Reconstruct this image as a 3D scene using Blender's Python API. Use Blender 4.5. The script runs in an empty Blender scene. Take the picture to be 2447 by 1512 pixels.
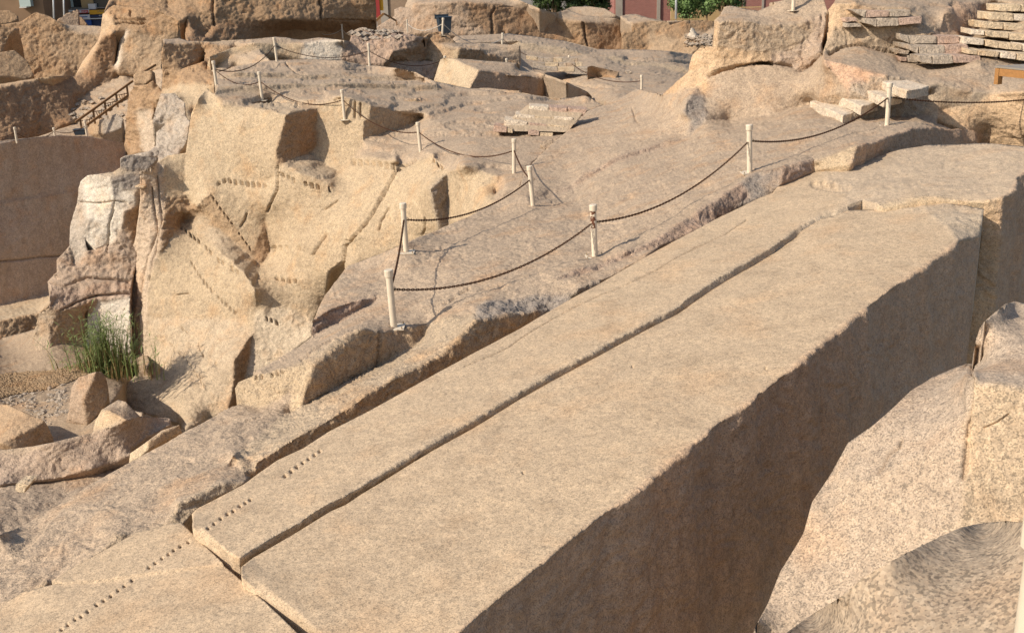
import bpy, bmesh, math, random, time
import numpy as np
from mathutils import Vector, Matrix
from mathutils.geometry import delaunay_2d_cdt

T0 = time.time()
sc = bpy.context.scene
C = sc.collection

# ------------------------------------------------------------------ camera
CAM_Z = 6.0                                  # eye height above the scene origin
PITCH, ROLL = math.radians(18.0), math.radians(-1.7)
FOC, IMW, IMH = 2600.0, 2447.0, 1512.0       # focal length and frame of the chart used to tessellate the rock
def _basis():
    fw = np.array([0, math.cos(PITCH), -math.sin(PITCH)])
    r = np.array([1.0, 0, 0]); u = np.cross(r, fw)
    c, s = math.cos(ROLL), math.sin(ROLL)
    return c * r + s * u, -s * r + c * u, fw
CR_, CU_, CF_ = _basis()
cam = bpy.data.cameras.new('camera')
cam.sensor_width = 36.0
cam.lens = 36.0 * FOC / IMW
cam.clip_start = 0.05
cam.clip_end = 2000
camo = bpy.data.objects.new('camera', cam)
C.objects.link(camo)
m = Matrix.Identity(4)
for i in range(3):
    m[i][0], m[i][1], m[i][2] = CR_[i], CU_[i], -CF_[i]
m[2][3] = CAM_Z
camo.matrix_world = m
sc.camera = camo

# ------------------------------------------------------------------ sky, sun, exposure
SUN_AZ, SUN_EL = math.radians(62), math.radians(38)   # light travels towards azimuth 62 deg (clockwise from +y)
w = bpy.data.worlds.new('World'); sc.world = w
w.use_nodes = True
nt = w.node_tree
sky = nt.nodes.new('ShaderNodeTexSky')
sky.sky_type = 'NISHITA'
sky.sun_disc = False
sky.sun_elevation = SUN_EL
sky.sun_rotation = SUN_AZ + math.pi
sky.altitude = 100
sky.air_density = 1.0
sky.dust_density = 2.0
bg = nt.nodes['Background']
bg.inputs['Strength'].default_value = 0.13
nt.links.new(sky.outputs[0], bg.inputs[0])
sd = bpy.data.lights.new('sun', 'SUN')
sd.energy = 4.6
sd.angle = math.radians(0.53)
sd.color = (1.0, 0.90, 0.77)
so = bpy.data.objects.new('sun', sd); C.objects.link(so)
dirv = Vector((math.sin(SUN_AZ) * math.cos(SUN_EL), math.cos(SUN_AZ) * math.cos(SUN_EL), -math.sin(SUN_EL)))
so.rotation_euler = dirv.to_track_quat('-Z', 'Y').to_euler()
so.location = (-30, -20, 40)
sc.view_settings.view_transform = 'Standard'
sc.view_settings.look = 'None'
sc.view_settings.exposure = 0.12
sc.view_settings.gamma = 1.0
sc.view_settings.use_curve_mapping = False
sc.cycles.max_bounces = 6
sc.cycles.diffuse_bounces = 3

# ------------------------------------------------------------------ numpy noise
_rng = np.random.RandomState(7)
_perm = _rng.permutation(256).astype(np.int64)
_perm = np.concatenate([_perm, _perm])
_grad = _rng.normal(size=(256, 3)); _grad /= np.linalg.norm(_grad, axis=1)[:, None]
def gnoise(P):
    i = np.floor(P).astype(np.int64); f = P - i
    u = f * f * f * (f * (f * 6 - 15) + 10)
    i &= 255
    r = 0
    for dx in (0, 1):
        wx = u[:, 0] if dx else 1 - u[:, 0]
        a = _perm[(i[:, 0] + dx) & 255]
        for dy in (0, 1):
            wy = u[:, 1] if dy else 1 - u[:, 1]
            b = _perm[(a + i[:, 1] + dy) & 255]
            for dz in (0, 1):
                wz = u[:, 2] if dz else 1 - u[:, 2]
                h = _perm[(b + i[:, 2] + dz) & 255]
                g = _grad[h]
                r = r + wx * wy * wz * (g[:, 0] * (f[:, 0] - dx) + g[:, 1] * (f[:, 1] - dy) + g[:, 2] * (f[:, 2] - dz))
    return r * 1.5
def fbm(P, n=3, lac=2.1, gain=.5):
    r, a = 0, 1.0
    for k in range(n):
        r = r + a * gnoise(P + 17.3 * k); P = P * lac; a *= gain
    return r
def ridged(P, n=3):
    r, a = 0, 1.0
    for k in range(n):
        r = r + a * (1 - 2.2 * np.abs(gnoise(P + 31.7 * k))); P = P * 2.07; a *= .5
    return r * .6

# ------------------------------------------------------------------ node materials
def node(nt, kind, **kw):
    n = nt.nodes.new(kind)
    for k, v in kw.items():
        if k in ('inp',):
            for a, b in v.items(): n.inputs[a].default_value = b
        else: setattr(n, k, v)
    return n
def ramp(nt, fac, stops):
    r = node(nt, 'ShaderNodeValToRGB')
    e = r.color_ramp.elements
    while len(e) < len(stops): e.new(.5)
    for el, (p, c) in zip(e, stops):
        el.position = p; el.color = (c, c, c, 1) if not isinstance(c, tuple) else (*c, 1)
    nt.links.new(fac, r.inputs[0]); return r.outputs[0]
def mixc(nt, fac, a, b, mode='MIX'):
    n = node(nt, 'ShaderNodeMix', data_type='RGBA', blend_type=mode)
    for s, v in ((n.inputs[0], fac), (n.inputs[6], a), (n.inputs[7], b)):
        if hasattr(v, 'is_linked'): nt.links.new(v, s)
        elif isinstance(v, (int, float)): s.default_value = v
        else: s.default_value = (*v, 1)
    return n.outputs[2]
def noise_tex(nt, vec, scale, detail=3, rough=.5, dist=0):
    n = node(nt, 'ShaderNodeTexNoise', inp={'Scale': scale, 'Detail': detail, 'Roughness': rough, 'Distortion': dist})
    nt.links.new(vec, n.inputs['Vector']); return n.outputs[0]
def math_(nt, op, a, b=None):
    n = node(nt, 'ShaderNodeMath', operation=op)
    for s, v in zip(n.inputs, (a, b)):
        if v is None: continue
        if hasattr(v, 'is_linked'): nt.links.new(v, s)
        else: s.default_value = v
    return n.outputs[0]

def granite(name, tint=None, speck=1.0, bump=1.0, grain=1.0, patina=1.0):
    """Aswan granite: feldspar / quartz / dark mica grains over a tint that says how weathered the face is."""
    M = bpy.data.materials.new(name); M.use_nodes = True
    nt = M.node_tree; bs = nt.nodes['Principled BSDF']
    geo = node(nt, 'ShaderNodeNewGeometry'); pos = geo.outputs['Position']
    if tint is None:
        at = node(nt, 'ShaderNodeAttribute', attribute_name='tint'); base = at.outputs['Color']
    else:
        rgb = node(nt, 'ShaderNodeRGB'); rgb.outputs[0].default_value = (*tint, 1); base = rgb.outputs[0]
    # large weathering patches
    big = noise_tex(nt, pos, .45, 2, .6)
    base = mixc(nt, math_(nt, 'MULTIPLY', ramp(nt, big, [(.42, 0.0), (.68, 1.0)]), .42 * patina), base, mixc(nt, 1.0, base, (.84, .83, .83), 'MULTIPLY'))
    mid = noise_tex(nt, pos, 2.6, 3, .62)
    base = mixc(nt, 1.0, base, ramp(nt, mid, [(.28, (.86, .85, .84)), (.5, (1, 1, 1)), (.74, (1.08, 1.07, 1.05))]), 'MULTIPLY')
    iron = noise_tex(nt, pos, 1.1, 3, .6)
    base = mixc(nt, math_(nt, 'MULTIPLY', ramp(nt, iron, [(.52, 0.0), (.72, 1.0)]), .5 * patina), base, mixc(nt, 1.0, base, (1.12, .88, .66), 'MULTIPLY'))
    # grains
    vo = node(nt, 'ShaderNodeTexVoronoi', inp={'Scale': 70 / grain}); nt.links.new(pos, vo.inputs['Vector'])
    sep = node(nt, 'ShaderNodeSeparateColor'); nt.links.new(vo.outputs['Color'], sep.inputs[0])
    col = ramp(nt, sep.outputs[0], [(0, (.72, .68, .66)), (.35, (.95, .94, .92)), (.6, (1.06, 1.0, .94)), (.85, (1.22, 1.2, 1.16)), (1, (1.28, 1.26, 1.24))])
    base = mixc(nt, .75 * min(1, speck), base, mixc(nt, 1.0, base, col, 'MULTIPLY'))
    n1 = noise_tex(nt, pos, 62 / grain, 1, .55)
    n2 = noise_tex(nt, pos, 19 / grain, 1, .6)
    fl = ramp(nt, math_(nt, 'ADD', n1, math_(nt, 'MULTIPLY', math_(nt, 'SUBTRACT', n2, .5), .55)), [(.53, 0.0), (.62, 1.0)])
    base = mixc(nt, math_(nt, 'MULTIPLY', fl, .62 * speck), base, mixc(nt, 1.0, base, (.34, .36, .38), 'MULTIPLY'))
    m2 = noise_tex(nt, pos, 9 / grain, 1, .6)
    base = mixc(nt, .8 * min(1, speck), base, mixc(nt, 1.0, base, ramp(nt, m2, [(.3, (.86, .86, .87)), (.7, (1.11, 1.1, 1.09))]), 'MULTIPLY'))
    nt.links.new(base, bs.inputs['Base Color'])
    bs.inputs['Roughness'].default_value = .88
    bs.inputs['Specular IOR Level'].default_value = .25
    # relief
    b1 = noise_tex(nt, pos, 34, 1, .65)
    b2 = noise_tex(nt, pos, 6.5, 3, .66)
    h = math_(nt, 'ADD', math_(nt, 'MULTIPLY', b1, .010), math_(nt, 'MULTIPLY', b2, .055))
    if tint is None:
        rg = node(nt, 'ShaderNodeAttribute', attribute_name='rough')
        h = math_(nt, 'MULTIPLY', h, rg.outputs['Fac'])
    bp = node(nt, 'ShaderNodeBump', inp={'Strength': 1.0, 'Distance': 1.0 * bump})
    nt.links.new(h, bp.inputs['Height']); nt.links.new(bp.outputs[0], bs.inputs['Normal'])
    return M
MAT = {}
MAT['granite'] = granite('granite')
MAT['granite_dressed'] = granite('granite_dressed', None, .85, 1.0, .8, .55)

# ------------------------------------------------------------------ rock builder
# class: tint (albedo), large / medium / fine relief in metres, bump factor
CLS = {
 'ob':  ((.49, .375, .25), .018, .003, .002, .25), 'obr': ((.46, .37, .265), .03, .02, .010, .6),
 'obb': ((.47, .37, .26), .03, .015, .003, .35),   'obs': ((.48, .335, .225), .04, .02, .010, .8),
 'wx':  ((.42, .325, .23), .04, .016, .010, .7),    'wxg': ((.45, .355, .245), .04, .022, .014, .8),
 'wxn': ((.42, .335, .25), .04, .010, .004, .45),  'pkn': ((.44, .345, .25), .03, .010, .005, .45),
 'gon': ((.49, .375, .25), .03, .014, .006, .5),   'gyn': ((.36, .285, .205), .03, .004, .002, .35),
 'wxr': ((.42, .325, .225), .05, .04, .025, 1.1),
 'go':  ((.47, .365, .24), .028, .016, .010, .8), 'goc': ((.55, .45, .32), .04, .03, .02, .9),
 'gf':  ((.45, .32, .195), .04, .03, .016, 1.0),   'gr':  ((.36, .265, .2), .04, .035, .02, 1.0),
 'gy':  ((.28, .24, .2), .04, .04, .02, 1.1),      'gyl': ((.44, .375, .3), .06, .05, .025, 1.1),
 'dk':  ((.36, .235, .135), .04, .04, .02, 1.0),      'pk':  ((.51, .40, .265), .02, .008, .006, .6),
 'pkc': ((.51, .405, .28), .05, .025, .014, .8),   'pkg': ((.42, .335, .24), .03, .016, .010, .6),
 'or':  ((.52, .375, .235), .04, .03, .016, .8),   'orp': ((.52, .345, .23), .04, .03, .016, .8),
 'orl': ((.48, .35, .225), .06, .04, .02, .8),     'bp':  ((.41, .3, .22), .09, .07, .035, 1.1),
 'bpk': ((.42, .32, .235), .08, .07, .035, 1.1),   'bpl': ((.43, .32, .225), .10, .07, .03, 1.1),
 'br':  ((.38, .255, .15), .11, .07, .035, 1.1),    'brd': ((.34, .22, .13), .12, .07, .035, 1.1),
 'brl': ((.41, .29, .18), .10, .06, .03, 1.0),    'wh':  ((.64, .57, .465), .04, .03, .014, .7),
 'whs': ((.57, .46, .34), .04, .03, .014, .7),     'st':  ((.51, .4, .29), .04, .04, .02, 1.0),
 'sd':  ((.37, .28, .19), .05, .02, .014, 1.0),    'sdr': ((.41, .32, .23), .06, .03, .016, 1.0),
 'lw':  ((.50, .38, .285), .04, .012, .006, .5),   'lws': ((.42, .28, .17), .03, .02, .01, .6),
 'gol': ((.48, .375, .25), .05, .02, .01, .5),     'rub': ((.40, .325, .245), .04, .05, .03, 1.2),
}
RIB = {'obs': .11, 'lw': .05, 'st': .08}    # upright tool ribs / joints
def chart(P):
    Q = P - np.array([0, 0, CAM_Z]); z = Q @ CF_
    return np.stack([IMW / 2 + FOC * (Q @ CR_) / z, IMH / 2 - FOC * (Q @ CU_) / z], -1), 1 / z
def unchart(p, w):
    d = ((p[:, 0] - IMW / 2) / FOC)[:, None] * CR_ - ((p[:, 1] - IMH / 2) / FOC)[:, None] * CU_ + CF_
    return d / w[:, None] + np.array([0, 0, CAM_Z])
def pinside(P, V):
    x, y = P[:, 0], P[:, 1]; c = np.zeros(len(P), bool)
    for i in range(len(V)):
        x1, y1 = V[i]; x2, y2 = V[(i + 1) % len(V)]
        if y1 == y2: continue
        c ^= ((y1 > y) != (y2 > y)) & (x < (x2 - x1) * (y - y1) / (y2 - y1) + x1)
    return c
def mvc(P, V):
    d = V[None] - P[:, None]; r = np.hypot(d[..., 0], d[..., 1]) + 1e-9
    dn = np.roll(d, -1, 1); rn = np.roll(r, -1, 1)
    cr = d[..., 0] * dn[..., 1] - d[..., 1] * dn[..., 0]; dt = (d * dn).sum(-1)
    z = np.abs(cr) < 1e-9
    t = np.where(z, 0, (r * rn - dt) / np.where(z, 1, cr))
    wt = (t + np.roll(t, 1, 1)) / r
    return wt / wt.sum(1, keepdims=True)
def inframe(p, mg=50):
    return (p[:, 0] > -mg) & (p[:, 0] < IMW + mg) & (p[:, 1] > -mg) & (p[:, 1] < IMH + mg)
def vnormals(X, T):
    n = np.cross(X[T[:, 1]] - X[T[:, 0]], X[T[:, 2]] - X[T[:, 0]])
    vn = np.zeros_like(X)
    for k in range(3): np.add.at(vn, T[:, k], n)
    return vn / (np.linalg.norm(vn, axis=1)[:, None] + 1e-12)
NTRI = [0]
def mesh_obj(name, X, T, tint, rough, mat, parent=None, smooth=True):
    me = bpy.data.meshes.new(name)
    me.vertices.add(len(X)); me.vertices.foreach_set('co', X.astype(np.float32).ravel())
    me.loops.add(len(T) * 3); me.loops.foreach_set('vertex_index', T.astype(np.int32).ravel())
    me.polygons.add(len(T)); me.polygons.foreach_set('loop_start', np.arange(0, len(T) * 3, 3, dtype=np.int32))
    me.update(calc_edges=True)
    me.polygons.foreach_set('use_smooth', np.full(len(T), smooth))
    a = me.attributes.new('tint', 'FLOAT_COLOR', 'POINT')
    a.data.foreach_set('color', np.c_[tint, np.ones(len(X))].astype(np.float32).ravel())
    a = me.attributes.new('rough', 'FLOAT', 'POINT'); a.data.foreach_set('value', rough.astype(np.float32))
    me.materials.append(mat)
    o = bpy.data.objects.new(name, me); C.objects.link(o)
    if parent: o.parent = parent
    NTRI[0] += len(T)
    return o
SURF = {}
def rock(name, key, D, sp=3.6, feats=(), parent=None, relief=1.0, smooth=2, seed=0, mat=None, strata=0.0):
    V3 = np.array(D['v'], float) + np.array([0, 0, CAM_Z])
    F = D['f']; kw = D.get('kw', {}); s = kw.get('s', 1.0)
    p2, w2 = chart(V3)
    rng = np.random.RandomState(len(name) * 131 + seed)
    # edge samples
    pts = [tuple(p) for p in p2]; edges = []; done = {}
    for f in F:
        for k in range(len(f)):
            a, b = f[k], f[(k + 1) % len(f)]
            e = (min(a, b), max(a, b))
            if e in done: continue
            done[e] = 1
            A, B = p2[a], p2[b]; L = np.hypot(*(B - A))
            st = sp if inframe(np.array([(A + B) / 2]), 80)[0] or inframe(np.array([A]), 80)[0] else sp * 5
            n = max(1, int(round(L / st))); prev = a
            for i in range(1, n):
                pts.append(tuple(A + (B - A) * i / n)); edges.append((prev, len(pts) - 1)); prev = len(pts) - 1
            edges.append((prev, b))
    E = np.array(pts)
    # interior points
    mn, mx = p2.min(0), p2.max(0)
    gx, gy = np.meshgrid(np.arange(mn[0], mx[0], sp), np.arange(mn[1], mx[1], sp * .866))
    gx = gx + (np.arange(gx.shape[0]) % 2)[:, None] * sp * .5
    G = np.stack([gx.ravel(), gy.ravel()], -1) + rng.uniform(-.18, .18, (gx.size, 2)) * sp
    keep = inframe(G, 60) | (rng.uniform(size=len(G)) < .06)
    G = G[keep]
    cs = sp * .9
    extra = []
    for ft in feats:
        q = ft['p']
        if ft['k'] == 'crack':
            q = np.array(q, float)
            for i in range(len(q) - 1):
                L = np.hypot(*(q[i + 1] - q[i])); n = max(2, int(L / 4)); t = np.linspace(0, 1, n, endpoint=False)[:, None]
                c = q[i] + (q[i + 1] - q[i]) * t; d = (q[i + 1] - q[i]) / L; nrm = np.array([-d[1], d[0]])
                for o in (-1.0, -.45, 0, .45, 1.0): extra.append(c + nrm * o * ft['w'])
        elif ft['k'] == 'hole':
            for c in q:
                r = ft['w']; extra.append(np.array([c]))
                for rr, n in ((.5, 6), (.85, 9), (1.25, 10)):
                    a = np.linspace(0, 2 * math.pi, n, endpoint=False); extra.append(np.array(c) + np.stack([np.cos(a), np.sin(a)], -1) * r * rr)
        elif ft['k'] == 'notch':
            q = np.array(q, float); L = ft['l']; dv = np.array(ft.get('dir', (0.15, 1.0))); n_ = 0
            for i in range(len(q) - 1):
                Ls = np.hypot(*(q[i + 1] - q[i])); n = max(2, int(Ls / 2.2)); t = np.linspace(0, 1, n)[:, None]
                c = q[i] + (q[i + 1] - q[i]) * t
                for o in np.linspace(-.2, 1.25, 8): extra.append(c + dv * o * L)
    if extra:
        X_ = np.concatenate(extra); G2 = X_
        hh = lambda A_: np.floor(A_[:, 0] / cs).astype(np.int64) + np.floor(A_[:, 1] / cs).astype(np.int64) * 100003
        G = G[~np.isin(hh(G), np.unique(hh(X_)))]
        G = np.concatenate([G, G2])
    ins = np.zeros(len(G), bool)
    for f in F: ins |= pinside(G, p2[f])
    G = G[ins]
    cg = .5 * sp; off = mn - 4 * sp; gw = int((mx[0] - mn[0]) / cg) + 20
    hsh = lambda A_, ax=0, ay=0: (np.floor((A_[:, 0] - off[0]) / cg).astype(np.int64) + ax) + (np.floor((A_[:, 1] - off[1]) / cg).astype(np.int64) + ay) * gw
    eh = np.unique(np.concatenate([hsh(E), hsh(E + [cg * .5, 0]), hsh(E - [cg * .5, 0]), hsh(E + [0, cg * .5]), hsh(E - [0, cg * .5])]))
    ok = ~np.isin(hsh(G), eh)
    G = G[ok]
    allp = np.concatenate([E, G])
    res = delaunay_2d_cdt([Vector((float(a), float(b))) for a, b in allp], edges, [], 0, 1e-5)
    P2 = np.array([(v.x, v.y) for v in res[0]]); T = np.array(res[2])
    cen = P2[T].mean(1); face = np.full(len(T), -1)
    for i, f in enumerate(F):
        b = p2[f]; bb = (cen[:, 0] >= b[:, 0].min()) & (cen[:, 0] <= b[:, 0].max()) & (cen[:, 1] >= b[:, 1].min()) & (cen[:, 1] <= b[:, 1].max()) & (face < 0)
        ix = np.nonzero(bb)[0]; hit = pinside(cen[ix], b); face[ix[hit]] = i
    T, face = T[face >= 0], face[face >= 0]
    # inverse depth by mean value interpolation inside each facet
    W = np.full(len(P2), np.nan); nv = len(P2)
    rib = np.zeros(nv); bed = np.zeros(nv); acc = np.zeros((nv, 3)); acr = np.zeros((nv, 4)); cnt = np.zeros(nv)
    for i, f in enumerate(F):
        vid = np.unique(T[face == i])
        if len(vid) == 0: continue
        c = CLS[D['c'][i]]
        rib[vid] += RIB.get(D['c'][i], 0); bed[vid] += 1.0 if D['c'][i][:2] in ('wx', 'bp') else .3; acc[vid] += c[0]; acr[vid] += c[1:]; cnt[vid] += 1
        q = P2[vid]; b = p2[f]; wv = w2[f]
        # boundary vertices: linear along the edge
        best = np.full(len(q), 1e9); bw = np.zeros(len(q))
        for k in range(len(f)):
            A, B = b[k], b[(k + 1) % len(f)]; ab = B - A; L2 = ab @ ab
            t = np.clip(((q - A) @ ab) / L2, 0, 1); d = np.hypot(*(q - A - t[:, None] * ab).T)
            m_ = d < best; best[m_] = d[m_]; bw[m_] = (wv[k] * (1 - t) + wv[(k + 1) % len(f)] * t)[m_]
        on = best < .05
        W[vid[on]] = bw[on]
        if (~on).any():
            for ch in np.array_split(np.nonzero(~on)[0], max(1, int((~on).sum() * len(f) / 400000) + 1)):
                W[vid[ch]] = mvc(q[ch], b) @ wv
    used = np.unique(T); rm = np.full(nv, -1); rm[used] = np.arange(len(used))
    P2, W, T = P2[used], W[used], rm[T]
    cnt = np.maximum(cnt[used], 1)[:, None]; tint = acc[used] / cnt; rel = acr[used] / cnt; rib = rib[used] / cnt[:, 0]; bed = bed[used] / cnt[:, 0]
    X = unchart(P2, W)
    e_ = np.concatenate([T[:, [0, 1]], T[:, [1, 2]], T[:, [2, 0]]]); e_ = np.concatenate([e_, e_[:, ::-1]])
    dg = np.bincount(e_[:, 0], minlength=len(X))[:, None]
    for _ in range(5):
        S = np.stack([np.bincount(e_[:, 0], tint[e_[:, 1], k], len(X)) for k in range(3)], -1)
        tint = tint * .4 + .6 * S / np.maximum(dg, 1)
    # make triangles face the eye
    n = np.cross(X[T[:, 1]] - X[T[:, 0]], X[T[:, 2]] - X[T[:, 0]]); cc = X[T].mean(1) - np.array([0, 0, CAM_Z])
    fl = (n * cc).sum(1) > 0; T[fl] = T[fl][:, ::-1]
    # boundary loop
    ed = np.concatenate([T[:, [0, 1]], T[:, [1, 2]], T[:, [2, 0]]])
    key_ = ed[:, 0].astype(np.int64) * len(X) + ed[:, 1]; rev = ed[:, 1].astype(np.int64) * len(X) + ed[:, 0]
    be = ed[~np.isin(key_, rev)]
    isb = np.zeros(len(X), bool); isb[be.ravel()] = True
    # rounding
    for _ in range(smooth):
        S = np.zeros_like(X); c_ = np.zeros(len(X))
        np.add.at(S, ed[:, 0], X[ed[:, 1]]); np.add.at(c_, ed[:, 0], 1)
        m_ = ~isb & (c_ > 0); X[m_] = X[m_] * .5 + .5 * S[m_] / c_[m_][:, None]
    # relief
    vn = vnormals(X, T)
    Q = X + seed * 3.1
    fr = relief * np.where(isb, .35, 1.0)
    wob = np.stack([fbm(Q * 1.3 + 50 * k, 2) for k in range(3)], -1)
    X = X + wob * (rel[:, 0] * .5 * fr)[:, None]
    lo = fbm(Q * .7, 2) * rel[:, 0]
    mi = ridged(Q * np.array([2.2, 2.2, 2.6]) + .4 * wob, 3) * rel[:, 1] - rel[:, 1] * .3
    lines = np.exp(-(gnoise(Q * np.array([.55, .55, .9]) + .25 * wob + 70) / .035) ** 2) + .7 * np.exp(-(gnoise(Q * np.array([1.5, 1.5, .8]) + .2 * wob + 20) / .05) ** 2)
    tq = fbm(Q * np.array([.8, .8, 1.1]) + .3 * wob + 11, 2) * 3.2; tf = tq - np.floor(tq)
    mi = mi - lines * rel[:, 1] * .8 + (np.floor(tq) + np.clip((tf - .5) * 3.5 + .5, 0, 1) - tq) * rel[:, 1] * 1.2
    fi = (np.abs(gnoise(Q * 9.0 + wob)) + .5 * gnoise(Q * 19.0)) * rel[:, 2]
    X = X + vn * ((lo + mi + fi) * fr)[:, None]
    if strata:
        st_ = .24; t = (X[:, 2] + .30 * fbm(Q * .22 + 3, 2) + .10 * fbm(Q * .8 + 8, 2)) / st_; fq = t - np.floor(t)
        X[:, 2] += (np.clip((fq - .42) / .16, 0, 1) - fq) * st_ * strata * bed * np.where(isb, .2, 1.0)
    if rib.any(): X = X + vn * (rib * (fbm(Q * np.array([1.1, 1.1, .10]), 2) + .35 * fbm(Q * np.array([3.1, 3.1, .25]) + 5, 2)))[:, None]
    # features cut into the surface
    for ft in feats:
        q = ft['p']; push = np.zeros(len(X))
        if ft['k'] == 'crack':
            q = np.array(q, float)
            for i in range(len(q) - 1):
                ab = q[i + 1] - q[i]; L2 = ab @ ab; t = np.clip(((P2 - q[i]) @ ab) / L2, 0, 1)
                d = np.hypot(*(P2 - q[i] - t[:, None] * ab).T); push = np.maximum(push, np.clip(1 - d / (ft['w'] * .8), 0, 1) ** .7 * ft['d'])
        elif ft['k'] == 'hole':
            for c in q:
                d = np.hypot(P2[:, 0] - c[0], P2[:, 1] - c[1]); push = np.maximum(push, (d < ft['w'] * 1.0) * ft['d'] * (1 - .3 * np.clip(d / ft['w'], 0, 1)))
        elif ft['k'] == 'notch':
            q = np.array(q, float); L = ft['l']; dv = np.array(ft.get('dir', (0.15, 1.0))); run = 0.0
            for i in range(len(q) - 1):
                ab = q[i + 1] - q[i]; Ls = np.hypot(*ab)
                # solve P = q + a*ab + o*dv*L
                M2 = np.linalg.inv(np.array([ab, dv * L]).T); uv = (P2 - q[i]) @ M2.T
                ph = ((uv[:, 0] * Ls + run) / ft['pitch'])
                hsh = (np.sin(np.floor(ph) * 12.9898 + q[0, 0]) * 43758.5453) % 1.0
                inn = (uv[:, 0] >= 0) & (uv[:, 0] <= 1) & (uv[:, 1] > 0) & (uv[:, 1] < .65 + .4 * hsh) & ((ph % 1) < ft.get('duty', .5)) & (hsh > .12)
                push = np.maximum(push, inn * ft['d']); run += Ls
        m_ = push > 0
        X[m_] -= vn[m_] * push[m_][:, None]
    SURF[key] = (P2, X, T)
    # skirts: the body of the rock behind and below what shows
    away = X - np.array([0, 0, CAM_Z]); away[:, 2] = 0; away /= np.linalg.norm(away, axis=1)[:, None]
    bv = np.unique(be); mp = np.full(len(X), -1); mp[bv] = np.arange(len(bv))
    rows = ((.01, .25), (.03, 1.0), (.05, 2.6)) if kw.get('bound') == 'down' else ((.12, .14), (.5, .55), (.9, 1.6), (1.1, 3.2))
    XX, TT, prev = [X], [T], None
    base = len(X); tin, ro = [tint], [rel[:, 3]]
    idx_prev = bv
    for (a, d) in rows:
        nx = X[bv] + away[bv] * a * s - np.array([0, 0, 1]) * d * s
        nx += .06 * s * np.stack([gnoise(nx * 1.7 + 9 * k) for k in range(3)], -1) * (0 if kw.get('bound') == 'down' else 1)
        XX.append(nx); idx = base + np.arange(len(bv)); base += len(bv)
        pa = idx_prev if prev is None else prev
        A, B = be[:, 0], be[:, 1]
        a0 = pa[mp[A]]; b0 = pa[mp[B]]; a1 = idx[mp[A]]; b1 = idx[mp[B]]
        TT += [np.stack([b0, a0, a1], -1), np.stack([b0, a1, b1], -1)]
        tin.append(tint[bv]); ro.append(rel[bv, 3]); prev = idx
    X, T = np.concatenate(XX), np.concatenate(TT)
    o = mesh_obj(name, X, T, np.concatenate(tin), np.concatenate(ro), mat or MAT['granite'], parent)
    return o

# ---- surveyed rock faces: corner points in metres (z from eye level), facets, surface class
ROCKS={}
ROCKS['ob_right']={"v":[[-2.507,8.657,-5.106],[-2.468,8.961,-5.188],[-2.147,9.261,-5.127],[-1.853,9.662,-5.105],[-1.714,9.768,-5.092],[-1.586,9.96,-5.083],[-1.341,10.249,-5.057],[-0.916,10.739,-5.0],[-0.476,11.172,-4.935],[0.074,11.808,-4.856],[0.444,12.193,-4.804],[1.165,12.867,-4.69],[1.794,13.499,-4.606],[2.228,13.901,-4.554],[2.851,14.728,-4.473],[3.153,15.092,-4.439],[3.626,15.6,-4.379],[4.033,16.088,-4.333],[4.52,16.678,-4.25],[4.647,16.846,-4.186],[5.109,17.278,-4.087],[5.284,17.256,-4.046],[5.578,17.491,-4.024],[6.055,17.46,-4.01],[6.408,17.087,-3.943],[6.582,16.853,-3.93],[6.531,15.735,-3.948],[6.457,15.414,-3.969],[6.432,15.145,-4.002],[5.095,13.699,-4.159],[4.191,12.703,-4.275],[3.407,11.774,-4.394],[2.618,10.863,-4.508],[2.254,10.481,-4.548],[1.832,9.999,-4.611],[1.313,9.419,-4.684],[0.483,8.466,-4.811],[-0.11,7.762,-4.901],[-0.51,7.331,-4.968],[-1.02,6.815,-5.07],[-1.767,7.778,-5.109],[-2.198,8.316,-5.113],[-2.446,8.605,-5.118],[7.045,15.812,-4.085],[7.395,16.55,-3.855],[7.257,16.945,-3.869],[6.959,17.299,-3.867],[6.742,17.538,-3.89],[6.52,17.445,-3.927],[-1.092,7.037,-5.33],[-1.805,7.78,-5.221],[-2.196,8.227,-5.166],[-2.464,8.477,-5.103],[-1.163,6.298,-7.128],[0.126,7.578,-8.148],[2.922,10.627,-8.395],[3.598,11.538,-7.309],[4.78,12.956,-6.651],[6.712,15.125,-6.476],[6.709,15.211,-5.91],[6.874,15.485,-5.253],[7.013,15.736,-4.505]],"f":[[0,1,2,3,4,5,6,7,8,9,10,11,12,13,14,15,16,17,18,19,20,21,22,23,24,25,26,27,28,29,30,31,32,33,34,35,36,37,38,39,40,41,42],[23,24,25,26,27,28,43,44,45,46,47,48],[0,42,41,40,39,49,50,51,52],[28,29,30,31,32,33,34,35,36,37,38,39,53,54,55,56,57,58,59,60,61,43]],"c":["ob","obr","ob","obs"],"kw":{"s":0.6,"bound":"down"}}
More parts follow.
